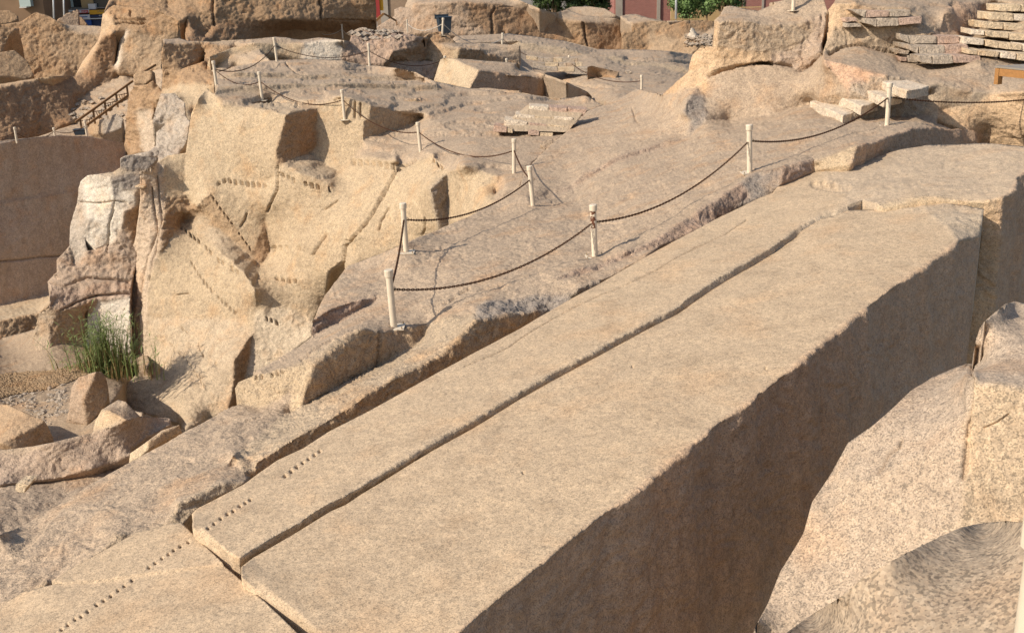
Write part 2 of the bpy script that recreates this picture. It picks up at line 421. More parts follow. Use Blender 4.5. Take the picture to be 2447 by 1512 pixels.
ROCKS['ob_left']={"v":[[-2.581,8.872,-5.139],[-2.486,9.038,-5.137],[-2.168,9.358,-5.092],[-1.869,9.752,-5.057],[-1.728,9.857,-5.042],[-1.598,10.037,-5.03],[-1.351,10.322,-4.999],[-0.924,10.818,-4.939],[-0.483,11.253,-4.876],[0.07,11.898,-4.795],[0.442,12.286,-4.74],[1.168,12.977,-4.632],[1.797,13.595,-4.543],[2.231,13.983,-4.482],[2.862,14.848,-4.388],[3.162,15.198,-4.347],[3.628,15.666,-4.285],[4.025,16.114,-4.231],[4.479,16.729,-4.156],[4.624,16.914,-4.123],[5.129,17.398,-4.035],[5.313,17.402,-4.0],[5.597,17.6,-3.967],[5.548,17.314,-4.126],[5.271,17.13,-4.159],[5.087,17.117,-4.192],[4.626,16.778,-4.309],[4.486,16.617,-4.346],[4.041,16.036,-4.422],[3.645,15.597,-4.473],[3.182,15.144,-4.534],[2.881,14.795,-4.571],[2.25,13.939,-4.659],[1.816,13.552,-4.715],[1.186,12.954,-4.805],[0.46,12.306,-4.922],[0.085,11.93,-4.979],[-0.473,11.309,-5.065],[-0.921,10.893,-5.135],[-1.355,10.41,-5.198],[-1.606,10.125,-5.228],[-1.739,9.947,-5.24],[-1.882,9.842,-5.254],[-2.184,9.443,-5.284],[-2.505,9.114,-5.324],[-2.594,8.92,-5.308],[5.858,18.857,-3.939],[5.917,20.789,-3.99],[5.088,20.059,-4.068],[4.8,19.46,-4.112],[4.474,19.218,-4.16],[3.657,18.391,-4.278],[3.175,17.855,-4.351],[2.756,17.412,-4.416],[2.206,16.778,-4.496],[1.612,16.04,-4.581],[1.33,15.677,-4.62],[0.956,15.256,-4.671],[0.354,14.497,-4.752],[0.107,14.173,-4.784],[-0.398,13.605,-4.852],[-0.88,13.052,-4.918],[-1.279,12.568,-4.971],[-1.711,12.047,-5.03],[-2.146,11.575,-5.089],[-2.384,11.2,-5.119],[-2.629,10.973,-5.148],[-2.791,10.661,-5.162],[-2.884,10.449,-5.167],[-3.279,9.997,-5.211],[-3.301,9.889,-5.214],[-3.237,9.713,-5.177],[-2.974,9.356,-5.172],[-2.682,8.994,-5.163],[-2.725,9.025,-5.318],[-3.018,9.35,-5.249],[-3.201,9.555,-5.17],[5.903,17.833,-3.934],[6.001,17.351,-3.905],[6.476,17.347,-3.821],[6.677,17.385,-3.78],[6.934,17.255,-3.775],[7.265,16.984,-3.796],[7.489,16.792,-3.776],[7.731,16.754,-3.729],[7.936,16.94,-3.713],[8.515,17.903,-3.63],[8.742,18.208,-3.601],[10.333,19.832,-3.453],[10.612,20.417,-3.357],[9.533,19.969,-3.489],[9.106,20.758,-3.539],[8.416,21.686,-3.706],[7.759,21.425,-3.745],[6.642,20.911,-3.879],[7.518,16.826,-3.919],[7.278,16.994,-3.88],[6.904,17.162,-3.844],[6.626,17.233,-3.83],[6.433,17.211,-3.881],[6.055,17.236,-3.958],[7.755,16.695,-4.302],[7.772,16.686,-4.849],[7.808,16.601,-6.385],[7.396,16.678,-7.443],[7.41,16.731,-5.984],[7.492,16.775,-4.313],[15.114,27.421,-11.101]],"f":[[0,1,2,3,4,5,6,7,8,9,10,11,12,13,14,15,16,17,18,19,20,21,22,23,24,25,26,27,28,29,30,31,32,33,34,35,36,37,38,39,40,41,42,43,44,45],[0,1,2,3,4,5,6,7,8,9,10,11,12,13,14,15,16,17,18,19,20,21,22,46,47,48,49,50,51,52,53,54,55,56,57,58,59,60,61,62,63,64,65,66,67,68,69,70,71,72,73],[71,72,73,0,45,74,75,76],[22,77,78,79,80,81,82,83,84,85,86,87,88,89,90,91,92,93,94,47,46],[78,79,80,81,82,83,95,96,97,98,99,100],[83,84,101,102,103,104,105,106,95],[84,85,86,87,88,107,103,102,101]],"c":["obr","ob","ob","obb","go","or","obs"],"kw":{"s":0.6,"bound":"down"}}
ROCKS['ob_foot']={"v":[[-4.498,9.199,-5.517],[-3.891,9.936,-5.42],[-3.53,9.937,-5.337],[-3.442,9.968,-5.348],[-3.168,9.556,-5.306],[-2.779,8.989,-5.245],[-2.865,8.976,-5.27],[-2.999,8.987,-5.288],[-3.526,9.036,-5.366],[-3.906,9.065,-5.432],[-4.349,9.109,-5.496],[-2.752,8.96,-5.273],[-3.0,8.979,-5.312],[-3.525,9.023,-5.39],[-3.902,9.045,-5.457],[-4.346,9.095,-5.512],[-4.478,9.126,-5.519],[-2.705,8.911,-5.276],[-2.213,8.198,-5.172],[-1.799,7.552,-5.07],[-1.135,6.642,-5.001],[-2.087,5.859,-5.155],[-4.424,6.815,-5.537],[-5.241,8.815,-5.669],[-4.946,9.033,-5.668],[-4.739,9.141,-5.588]],"f":[[0,1,2,3,4,5,6,7,8,9,10],[10,9,8,7,6,5,11,12,13,14,15,16],[16,15,14,13,12,11,17,18,19,20,21,22,23,24,25]],"c":["ob","ob","ob"],"kw":{"s":0.6,"bound":"down"}}
ROCKS['trench']={"v":[[2.878,9.07,-4.602],[3.057,9.133,-4.282],[3.228,8.999,-4.053],[3.476,9.204,-3.963],[3.694,9.41,-3.904],[4.027,9.741,-3.909],[4.284,9.729,-3.793],[4.921,10.916,-4.221],[3.886,8.582,-3.417],[3.797,8.387,-3.745],[3.614,8.419,-3.985],[3.312,8.52,-4.219],[3.04,8.642,-4.431],[3.723,8.175,-4.07],[3.597,7.867,-4.472],[3.584,7.805,-4.594],[3.228,7.641,-4.869],[2.887,7.554,-5.19],[2.204,7.439,-5.64],[1.77,7.618,-5.758],[1.908,7.819,-5.498],[1.933,7.676,-5.187],[2.118,8.06,-5.244],[2.268,8.294,-5.093],[2.527,8.572,-4.902],[2.659,8.786,-4.695],[4.365,9.653,-3.555],[4.436,9.738,-3.403],[4.397,9.579,-3.295],[4.56,9.771,-3.284],[4.753,9.939,-3.246],[5.549,11.424,-3.715],[5.201,10.501,-3.436],[5.271,9.725,-3.258],[4.541,8.204,-3.468],[4.213,8.328,-3.478],[4.012,8.408,-3.44],[3.895,8.455,-3.474],[4.359,7.486,-4.811]],"f":[[0,1,2,3,4,5,6,7,8,9,10,11,12],[0,12,11,10,9,13,14,15,16,17,18,19,20,21,22,23,24,25],[7,26,27,28,29,30,31,32,33,34,35,36,37,8],[8,37,36,35,34,38,15,14,13,9]],"c":["wxn","pkn","wxn","gon"],"kw":{"s":1.0,"bound":"down"}}
ROCKS['fore']={"v":[[0.917,3.959,-2.907],[1.086,3.838,-2.644],[1.299,4.211,-2.815],[1.273,3.791,-2.459],[1.341,3.745,-2.344],[1.443,3.712,-2.251],[1.549,3.796,-2.262],[1.734,4.005,-2.336],[1.892,4.136,-2.355],[2.117,4.423,-2.496],[2.022,4.012,-2.258],[1.983,3.789,-2.146],[2.017,3.403,-2.002],[1.648,2.587,-2.37],[0.615,2.942,-2.649]],"f":[[0,1,2,3,4,5,6,7,8,9,10,11,12,13,14]],"c":["gyn"],"kw":{"s":0.8}}
ROCKS['main']={"v":[[-6.227,10.821,-6.1],[-5.594,10.493,-5.71],[-5.729,11.285,-6.025],[-5.435,11.583,-5.944],[-5.261,11.913,-5.921],[-5.061,12.231,-5.879],[-4.869,12.53,-5.846],[-4.345,13.22,-5.751],[-4.16,13.609,-5.769],[-3.943,13.899,-5.74],[-3.779,13.937,-5.686],[-3.507,13.821,-5.702],[-3.154,13.797,-5.53],[-3.027,13.815,-5.413],[-3.03,13.604,-5.693],[-3.209,12.577,-5.518],[-3.326,12.249,-5.53],[-3.298,11.553,-5.36],[-3.32,11.653,-5.487],[-3.112,11.329,-5.459],[-3.057,11.37,-5.534],[-3.038,11.014,-5.431],[-3.238,10.887,-5.381],[-3.527,10.61,-5.426],[-3.645,10.508,-5.437],[-3.673,10.44,-5.492],[-3.72,10.365,-5.552],[-3.891,10.251,-5.574],[-3.995,10.196,-5.574],[-4.209,10.13,-5.541],[-4.282,9.959,-5.631],[-4.488,9.745,-5.697],[-4.648,9.587,-5.749],[-4.787,9.504,-5.748],[-5.067,9.254,-5.807],[-5.346,9.059,-5.828],[-3.649,10.39,-5.58],[-3.58,10.413,-5.607],[-3.514,10.526,-5.55],[-3.471,10.581,-5.525],[-3.038,11.003,-5.451],[-5.329,9.001,-5.882],[-5.056,9.213,-5.846],[-4.876,9.385,-5.798],[-4.668,9.551,-5.767],[-3.683,10.358,-5.593],[-3.865,14.07,-5.501],[-3.817,14.1,-5.421],[-3.599,14.079,-5.32],[-3.463,14.054,-5.284],[-3.16,13.981,-5.216],[-2.89,13.927,-5.125],[-2.865,13.489,-5.589],[-2.769,13.685,-5.261],[-2.701,13.893,-5.118],[-2.872,14.029,-5.115],[-2.472,14.242,-5.033],[-2.216,14.552,-4.964],[-1.935,14.843,-4.978],[-2.112,14.58,-4.864],[-2.341,14.489,-4.926],[-2.691,14.217,-5.06],[-1.991,14.749,-5.513],[-2.3,14.329,-5.54],[-1.921,14.956,-5.036],[-1.772,15.374,-5.13],[-1.307,15.909,-5.237],[-1.373,15.742,-5.368],[-1.51,15.191,-5.384],[-3.735,14.629,-5.483],[-3.419,15.063,-5.448],[-3.252,16.729,-5.67],[-2.81,17.323,-5.57],[-2.39,17.883,-5.479],[-2.288,18.047,-5.411],[-1.569,17.636,-5.264],[-0.542,15.466,-4.89],[-0.537,15.215,-4.908],[-1.097,15.631,-5.065],[-3.239,16.893,-5.445],[-3.073,17.142,-5.365],[-2.763,17.522,-5.34],[-2.402,17.914,-5.39],[-3.307,18.058,-5.527],[-3.31,18.596,-5.531],[-3.197,20.617,-5.564],[-2.911,20.79,-5.509],[-2.084,20.234,-5.078],[-1.786,21.793,-5.279],[-1.505,22.853,-5.399],[-0.937,24.024,-5.415],[-0.358,25.823,-5.5],[0.427,24.474,-5.187],[0.976,26.302,-5.434],[1.591,26.768,-5.4],[1.528,17.339,-4.751],[1.022,16.772,-4.728],[0.691,16.45,-4.771],[0.133,15.896,-4.886],[-0.37,15.721,-4.857],[1.767,26.887,-5.312],[2.572,27.542,-5.011],[2.964,27.823,-4.878],[3.606,28.226,-4.791],[4.78,28.977,-4.571],[5.397,29.438,-4.154],[6.087,29.993,-4.306],[7.21,29.443,-4.096],[8.257,29.822,-3.845],[8.243,28.794,-3.934],[8.169,26.621,-3.891],[8.262,26.646,-3.963],[8.724,26.855,-3.899],[9.555,27.085,-3.901],[10.343,27.166,-3.894],[10.571,26.822,-3.949],[10.727,27.123,-4.102],[10.548,25.784,-4.052],[9.85,24.882,-3.863],[8.562,23.088,-3.614],[7.87,22.101,-3.538],[7.228,21.165,-3.528],[6.592,20.37,-3.467],[6.079,20.55,-3.668],[5.875,20.532,-3.782],[5.9,20.772,-3.776],[5.287,20.188,-3.79],[4.954,20.161,-3.847],[4.712,20.327,-3.91],[4.287,19.899,-4.021],[3.946,19.49,-4.116],[3.584,19.123,-4.189],[3.223,18.694,-4.319],[2.775,18.241,-4.431],[2.298,17.762,-4.569],[1.838,17.398,-4.627],[-0.52,14.626,-4.798],[-0.717,14.363,-4.933],[-0.973,14.055,-5.105],[-1.154,13.824,-5.111],[-1.315,13.617,-5.136],[-1.552,13.345,-5.131],[-1.706,13.145,-5.188],[-1.92,12.892,-5.201],[-2.137,12.616,-5.256],[-2.298,12.409,-5.298],[-2.471,12.199,-5.312],[-2.643,11.979,-5.34],[-2.834,11.728,-5.387],[-2.989,11.515,-5.421],[-3.026,11.432,-5.481],[-0.947,14.02,-5.332],[-1.374,13.471,-5.389],[-1.836,12.899,-5.443],[-2.292,12.332,-5.489],[-2.557,11.992,-5.536],[-2.806,11.685,-5.546],[-2.998,11.431,-5.588],[-0.076,15.045,-4.886],[0.297,15.405,-4.949],[0.381,15.498,-4.942],[0.48,15.552,-5.128],[0.113,15.175,-5.187],[-0.429,14.589,-5.266],[0.347,16.022,-4.885],[0.797,15.875,-4.854],[0.989,15.77,-4.755],[1.369,16.127,-4.712],[1.363,16.068,-4.782],[0.993,15.842,-4.883],[1.068,16.667,-4.79],[1.535,17.04,-4.727],[2.224,17.607,-4.643],[2.553,17.815,-4.62],[2.151,16.868,-4.552],[1.644,16.358,-4.672],[4.423,19.738,-4.228],[4.065,19.39,-4.393],[3.789,19.053,-4.448],[3.248,18.259,-4.464],[2.864,18.096,-4.605],[5.098,19.986,-3.834],[5.024,19.8,-4.047],[4.891,19.825,-4.221],[4.573,19.639,-4.29],[5.869,20.617,-3.966],[6.478,20.229,-3.605],[6.356,20.052,-3.759],[12.017,27.336,-4.398],[12.056,27.471,-4.737],[9.286,23.916,-4.134],[8.097,22.347,-3.949],[12.661,26.592,-4.358],[13.846,26.614,-4.478],[13.798,26.471,-4.66],[12.763,26.715,-4.751],[0.3,26.789,-5.302],[0.399,28.228,-5.334],[0.695,29.788,-5.253],[1.358,32.457,-5.151],[1.934,34.422,-5.095],[2.836,38.149,-4.986],[3.48,39.332,-4.934],[4.318,40.598,-4.824],[5.009,41.746,-4.665],[4.611,32.459,-3.83],[5.024,31.354,-3.576],[5.368,30.945,-3.483],[4.953,30.018,-3.743],[4.802,29.61,-4.013],[4.994,29.51,-4.208],[3.618,28.326,-4.699],[2.975,27.931,-4.789],[2.582,27.648,-4.922],[1.774,26.987,-5.236],[1.593,26.799,-5.342],[5.533,30.593,-3.645],[5.946,31.672,-1.716],[6.318,32.666,-1.592],[6.577,33.532,-1.448],[6.809,33.718,-1.431],[7.168,33.092,-1.511],[7.371,32.565,-1.526],[7.812,32.605,-1.358],[7.688,32.57,-1.323],[8.086,32.411,-1.238],[8.641,32.766,-1.082],[9.171,32.383,-1.148],[9.04,31.403,-1.527],[8.938,31.453,-1.614],[8.373,31.355,-1.83],[7.836,31.274,-1.884],[7.049,31.174,-1.827],[7.072,31.188,-1.754],[6.451,31.126,-1.719],[6.005,31.173,-1.723],[5.948,31.146,-2.014],[5.928,31.138,-2.397],[5.859,31.262,-2.404],[5.878,31.369,-2.025],[8.684,31.349,-1.957],[8.58,31.248,-2.214],[8.273,31.084,-2.432],[7.814,31.049,-2.564],[7.415,31.028,-2.61],[7.054,31.057,-2.573],[6.468,31.084,-2.454],[9.015,31.227,-1.93],[8.93,31.063,-2.301],[8.739,30.539,-2.582],[8.522,30.776,-2.919],[8.152,30.719,-3.081],[7.936,30.852,-2.938],[7.407,30.943,-2.871],[7.069,31.062,-2.902],[7.474,30.885,-2.883],[6.469,31.007,-2.924],[6.05,31.036,-3.034],[5.707,31.063,-3.177],[5.728,31.298,-2.974],[5.552,31.375,-2.794],[5.517,31.579,-2.447],[5.643,30.743,-3.518],[4.902,31.46,-3.667],[4.949,31.8,-3.365],[5.243,31.704,-3.118],[5.301,31.72,-2.816],[5.369,31.779,-2.64],[8.177,28.312,-2.722],[8.4,28.07,-2.952],[8.558,27.797,-3.228],[8.584,27.508,-3.278],[8.271,28.658,-3.592],[9.228,31.464,-1.329],[9.754,31.189,-1.335],[9.999,31.178,-1.429],[9.652,31.211,-1.522],[9.757,31.124,-1.682],[9.522,31.136,-1.734],[9.458,30.924,-1.956],[9.115,30.937,-1.961],[8.933,30.864,-2.288],[9.876,30.861,-1.964],[9.996,30.863,-1.939],[10.282,30.809,-1.973],[10.874,30.794,-1.931],[11.477,30.804,-1.905],[11.533,30.793,-1.906],[12.177,31.103,-2.058],[11.773,30.74,-2.128],[11.628,30.654,-2.206],[11.664,30.597,-2.175],[10.983,30.707,-2.162],[10.819,30.591,-2.121],[10.922,30.748,-2.338],[10.864,30.794,-2.545],[10.821,30.738,-2.628],[10.532,30.695,-2.587],[10.158,30.675,-2.516],[9.788,30.673,-2.403],[9.317,30.689,-2.493],[8.93,30.57,-2.619],[10.753,30.231,-2.849],[11.137,29.798,-2.91],[11.448,29.68,-2.937],[12.207,28.453,-2.783],[13.902,29.685,-2.894],[14.38,29.694,-2.909],[12.96,26.573,-3.355],[12.5,26.512,-3.296],[11.988,27.195,-3.396],[11.345,27.163,-3.321],[10.712,27.316,-3.146],[10.472,27.168,-3.203],[10.025,27.547,-3.029],[9.517,27.519,-2.931],[9.124,27.761,-2.822],[8.53,28.108,-2.647],[8.27,28.763,-2.612],[9.081,27.597,-2.953],[9.033,27.588,-3.085],[8.625,27.593,-3.1],[10.546,27.397,-3.377],[8.718,26.89,-3.664],[9.217,27.128,-3.548],[11.636,27.133,-3.646],[10.825,27.24,-3.797],[12.764,25.904,-4.33],[11.282,26.786,-4.219],[10.917,31.11,-1.481],[11.223,31.02,-1.545],[11.257,30.913,-1.686],[11.484,30.868,-1.72],[12.32,31.409,-1.68],[13.145,33.007,-1.493],[13.163,33.332,-1.349],[10.344,33.138,-1.14],[9.804,32.942,-1.12],[15.285,34.798,-1.647],[15.531,35.24,-1.834],[14.869,34.349,-2.071],[14.313,33.65,-2.116],[13.904,33.015,-2.291],[13.147,32.049,-2.488],[12.787,31.3,-2.518],[12.749,31.332,-2.31],[14.544,35.551,-1.321],[15.933,33.398,-1.306],[15.534,32.507,-1.484],[14.627,33.242,-1.512],[12.619,30.291,-2.501]],"f":[[0,1,2,3,4,5,6,7,8,9,10,11,12,13,14,15,16,17,18,19,20,21,22,23,24,25,26,27,28,29,30,31,32,33,34,35],[21,22,23,24,25,26,36,37,38,39,40],[26,27,28,29,30,31,32,33,34,35,41,42,43,44,45,37,36],[46,47,48,49,50,51,13,12,11,10],[14,52,53,54,55,51,13],[54,56,57,58,59,60,61,55],[53,54,56,57,58,62,63,52],[64,65,66,67,68,62,58],[69,70,71,72,73,74,75,76,77,78,66,65,64,58,59,60,61,55,51,50,49],[71,79,80,81,82,74,73,72],[79,83,84,85,86,87,88,89,90,91,92,93,94,95,96,97,98,99,76,75,74,82,81,80],[94,100,101,102,103,104,105,106,107,108,109,110,111,112,113,114,115,116,117,118,119,120,121,122,123,124,125,126,127,128,129,130,131,132,133,134,135,95],[52,63,62,68,67,66,78,77,136,137,138,139,140,141,142,143,144,145,146,147,148,149,150,19,18,17,16,15,14],[150,149,148,147,146,145,144,143,142,141,140,139,138,151,152,153,154,155,156,157,20,19],[138,137,136,158,159,160,161,162,163,151],[77,76,99,98,164,165,166,167,168,169,161,160,159,158,136],[97,170,171,172,173,174,175,167,166,165,164,98],[97,96,95,135,134,133,132,131,130,129,176,177,178,179,180,173,172,171,170],[129,128,127,126,181,182,183,184,177,176],[182,181,126,125,185],[125,124,123,122,186,187,185],[122,121,120,119,118,117,328,188,189,190,191,187,186],[188,192,193,194,195,189],[91,196,197,198,199,200,201,202,203,204,205,206,207,208,209,210,104,211,212,213,214,215,93,92],[207,216,105,104,210,209,208],[215,214,213,212,211,104,103,102,101,100,94,93],[217,218,219,220,221,222,223,224,225,226,227,228,229,230,231,232,233,234,235],[217,235,236,237,238,239],[235,234,233,232,231,230,240,241,242,243,244,245,246,237,236],[230,229,228,247,248,249,250,251,252,255,253,244,243,242,241,240],[237,246,245,244,253,254,255,256,257,258,259,260,261,238],[261,260,259,258,262,216,207,206,263,205,264,265,266,267],[258,257,256,254,255,253,252,251,250,249,318,268,269,270,271,272,108,107,106,105,216,262],[228,273,274,275,276,277,278,279,280,281,247],[281,280,279,282,283,284,285,286,287,288,289,290,291,292,293,294,295,296,297,298,299,300,301,249],[249,301,300,299,298,297,296,302,303,304,305,306,307,308,309,310,311,312,313,314,315,316,317,318],[318,317,316,315,319,320,321,271,270,269,268],[319,315,314,313,322,114,113,112,111,110,323,324,271,321,320],[313,312,311,310,325,326,115,114,322],[310,309,308,327,192,188,328,116,115,326,325],[273,274,275,329,330,331,332,287,288,333,334,335,336,337],[288,333,334,338,339,340,341,342,343,344,345,291,290,289],[334,335,346,347,348,349,338],[275,329,330,331,332,287,286,285,284,283,282,279,278,277,276],[293,292,291,290,345,344,350,305,304,303,302,296,295,294],[343,342,341,340,339,338,349,348,307,306,305,350,344]],"c":["wx","wxg","wxg","go","go","wxg","gf","gf","wx","gr","wx","wx","wxg","gf","gf","gy","wx","gr","gy","gr","go","obs","or","wx","gy","gr","wx","or","wxr","bpk","or","or","wx","or","wxr","wx","orp","rub","pkg","or","wx","obs","wx","sd","sd","sd"],"kw":{"s":1.3}}
ROCKS['cliffs']={"v":[[-10.428,38.72,-3.886],[-9.914,37.683,-3.972],[-9.537,37.217,-4.292],[-8.834,37.143,-4.359],[-8.876,36.634,-4.918],[-9.271,36.43,-6.562],[-9.852,36.424,-6.729],[-10.097,36.035,-7.143],[-10.477,36.002,-7.467],[-10.859,36.621,-7.488],[-11.05,36.664,-7.201],[-10.968,36.95,-6.106],[-10.92,36.995,-5.843],[-10.723,37.501,-4.589],[-10.394,37.456,-4.072],[-7.179,35.92,-4.513],[-7.553,35.572,-5.706],[-7.53,35.461,-6.128],[-7.784,35.647,-6.529],[-8.062,35.859,-6.659],[-8.513,36.079,-6.66],[-6.382,37.181,-4.492],[-6.43,36.857,-5.684],[-6.65,36.696,-5.92],[-6.248,37.31,-4.33],[-5.522,37.014,-4.094],[-4.906,36.703,-4.255],[-4.511,36.712,-4.378],[-4.554,36.48,-4.788],[-4.726,36.365,-4.864],[-4.771,36.181,-5.417],[-4.882,36.141,-5.685],[-5.165,35.978,-6.04],[-5.733,35.986,-6.36],[-6.228,36.483,-6.18],[-7.347,35.466,-6.065],[-5.667,35.045,-6.575],[-5.71,34.694,-6.574],[-6.656,34.856,-6.277],[-4.1,37.071,-4.797],[-3.537,37.719,-4.857],[-2.917,38.375,-5.049],[-3.168,38.099,-5.192],[-3.791,37.351,-5.326],[-3.802,37.44,-4.671],[-3.641,37.603,-4.839],[-4.905,35.533,-5.902],[-3.43,33.615,-5.724],[-3.412,33.984,-5.96],[-3.444,33.582,-6.005],[-3.806,33.33,-6.576],[-4.161,32.904,-7.159],[-4.76,32.659,-7.848],[-5.176,33.034,-8.236],[-6.604,34.08,-8.458],[-7.236,34.591,-8.724],[-8.089,35.8,-8.937],[-8.164,35.833,-8.623],[-8.187,35.833,-7.986],[-7.887,35.36,-7.336],[-7.606,35.287,-6.854],[-5.224,32.834,-8.708],[-5.745,33.193,-9.159],[-5.959,33.625,-10.002],[-6.179,33.738,-10.327],[-6.387,33.306,-10.736],[-7.04,33.428,-10.415],[-7.719,33.493,-10.344],[-7.894,33.264,-10.407],[-8.209,33.378,-10.363],[-8.113,33.128,-9.673],[-8.405,35.326,-9.414],[-8.183,35.572,-9.21],[-6.337,32.601,-11.05],[-7.344,32.353,-11.702],[-8.23,32.194,-12.165],[-8.489,32.151,-12.211],[-8.368,32.534,-11.623],[-8.249,32.913,-10.956],[-2.233,32.538,-5.409],[-2.031,32.366,-5.574],[-1.754,31.152,-5.723],[-2.198,30.441,-6.044],[-1.997,30.326,-7.165],[-2.576,31.429,-7.614],[-3.278,31.824,-7.986],[-4.532,32.373,-8.578],[-4.999,32.238,-8.7],[-1.744,30.53,-7.16],[-1.17,29.401,-5.232],[-0.723,29.621,-5.366],[-0.267,29.06,-5.505],[-0.334,28.8,-5.851],[-0.371,26.72,-5.712],[-1.131,28.949,-6.549],[-9.952,36.093,-7.102],[-8.654,35.584,-8.966],[-10.367,36.145,-7.775],[-11.103,36.92,-8.118],[-8.457,33.649,-9.314],[-10.379,36.085,-8.501],[-11.282,36.74,-8.219],[-8.725,33.432,-10.676],[-12.235,34.855,-11.017],[-12.232,35.461,-9.787],[-11.728,35.525,-8.9],[-11.349,36.119,-8.334],[-8.718,31.962,-11.556],[-8.751,31.622,-12.36],[-8.862,31.238,-12.9],[-9.557,31.263,-13.254],[-9.461,28.784,-12.521],[-10.379,31.159,-13.295],[-11.713,31.721,-13.112],[-13.031,32.503,-13.183],[-12.761,32.368,-12.832],[-12.248,33.307,-12.364],[-12.527,34.799,-12.714],[-8.673,31.664,-12.76],[-11.618,36.409,-7.203],[-11.655,35.855,-8.117],[-11.851,36.054,-6.133],[-11.809,36.637,-6.068],[-11.57,36.523,-6.226],[-13.729,36.155,-13.344],[-13.927,36.788,-11.659],[-13.673,36.877,-10.686],[-13.319,36.653,-9.717],[-12.765,36.359,-8.466],[-12.411,36.195,-7.278],[-12.291,36.231,-6.293],[-11.552,36.986,-5.908],[-8.401,38.995,-4.427],[-7.056,38.163,-4.252],[-3.638,37.609,-4.783],[-3.023,38.122,-4.652],[-2.479,38.632,-4.775],[-1.385,41.358,-4.869],[0.827,41.744,-4.745],[2.012,43.462,-5.153],[2.972,40.756,-4.772],[3.533,39.932,-5.009],[2.881,38.751,-5.064],[1.969,35.034,-5.186],[1.383,33.059,-5.247],[0.708,30.34,-5.35],[0.405,28.655,-5.415],[0.305,27.296,-5.402],[-9.521,38.325,-3.941],[-8.811,38.704,-3.989],[-7.564,39.459,-4.05],[-6.188,40.223,-4.113],[-4.762,40.979,-4.296],[-2.354,42.181,-4.56],[-2.663,42.148,-4.374],[-4.761,41.048,-4.166],[-6.193,40.326,-3.989],[-7.576,39.583,-3.93],[-8.83,38.858,-3.847],[-9.925,38.271,-3.781],[-3.477,46.824,-4.636],[-5.802,45.708,-4.387],[-7.544,44.804,-4.263],[-9.079,44.098,-4.098],[-10.55,43.351,-3.934],[-11.329,43.287,-4.033],[-3.91,46.795,-4.499],[-5.973,45.772,-4.253],[-7.558,44.963,-4.129],[-9.09,44.215,-3.963],[-10.566,43.482,-3.801],[-3.324,45.341,-4.322],[-3.72,46.139,-4.201],[-4.515,46.037,-3.998],[-6.219,49.922,-4.187],[-6.822,47.435,-3.778],[-7.946,48.376,-3.735],[-8.961,48.276,-3.715],[-10.185,48.492,-3.751],[-11.435,47.17,-3.864],[-11.843,45.903,-3.993],[-2.777,44.092,-4.412],[-1.425,43.123,-4.626]],"f":[[0,1,2,3,4,5,6,7,8,9,10,11,12,13,14],[3,15,16,17,18,19,20,5,4],[15,21,22,23,35,17,16],[21,24,25,26,27,28,29,30,31,32,33,34,23,22],[35,23,34,33,36,37,38],[29,28,39,45,40,41,42,43,30],[27,44,134,45,39,29,28],[17,35,38,37,36,33,32,46,47,48,49,50,51,52,53,54,55,56,57,58,59,60],[56,55,54,53,61,62,63,64,65,66,67,68,69,70,71,72],[69,68,67,66,65,73,74,75,76,77,78],[49,48,79,80,81,82,83,84,85,86,87,61,53,52,51,50],[81,82,83,88],[81,89,90,91,92,93,94,88],[95,7,6,5,20,19,18,17,60,59,58,96],[8,7,95,96,71,97],[58,57,56,72,71,96],[98,97,71,70,99,100,101],[101,100,99,70,69,78,102,103,104,105,106],[103,102,78,107,108,109,110,111,112,113,114,115,116,117],[78,77,76,118,109,108,107],[119,10,9,8,97,98,101,106,105,120],[121,122,123,119,120,105,104,103,117,124,125,126,127,128,129,130],[123,122,131,12,11,10,119],[3,132,133,24,21,15],[31,30,43,42,41,40,45,134,44,135,136,137,138,139,140,141,142,143,144,145,146,147,93,92,91,90,89,81,80,79,48,47,46,32],[24,133,132,3,2,1,148,149,150,151,152,153,137,136,135,44,27,26,25],[1,148,149,150,151,152,153,154,155,156,157,158,159],[159,158,157,156,155,154,160,161,162,163,164,165],[165,164,163,162,161,160,166,167,168,169,170],[165,170,169,168,167,166,171,172,173,174,175,176,177,178,179,180],[153,154,160,166,171,181,182,138,137]],"c":["pk","go","dk","go","wxg","gf","gf","go","go","goc","go","gy","go","go","gf","dk","wxg","go","pkc","dk","br","st","pk","wxg","wx","wx","wxg","wx","wxg","wx","wx"],"kw":{"s":2.0}}
ROCKS['block']={"v":[[-2.861,49.791,-4.024],[-3.132,48.72,-4.843],[-1.483,46.259,-4.98],[-1.097,46.597,-4.282],[-2.217,48.521,-3.915],[-2.607,48.748,-3.875],[0.683,49.09,-4.234],[0.7,51.169,-4.511],[2.567,46.032,-4.782],[3.729,50.063,-5.667],[2.881,49.934,-5.385],[1.026,48.134,-4.696],[0.077,47.298,-4.564],[0.656,48.057,-4.654],[3.724,50.69,-5.984],[2.515,49.674,-5.856],[1.65,48.85,-5.687],[0.058,47.187,-5.194],[0.637,47.933,-5.293],[3.939,50.22,-5.912]],"f":[[0,1,2,3,4,5],[0,5,6,7,8,9,10,11,12,13,3,4],[3,13,12,11,10,9,14,15,16,17,18,2],[9,19,14]],"c":["pk","wx","obs","wx"],"kw":{"s":1.0}}
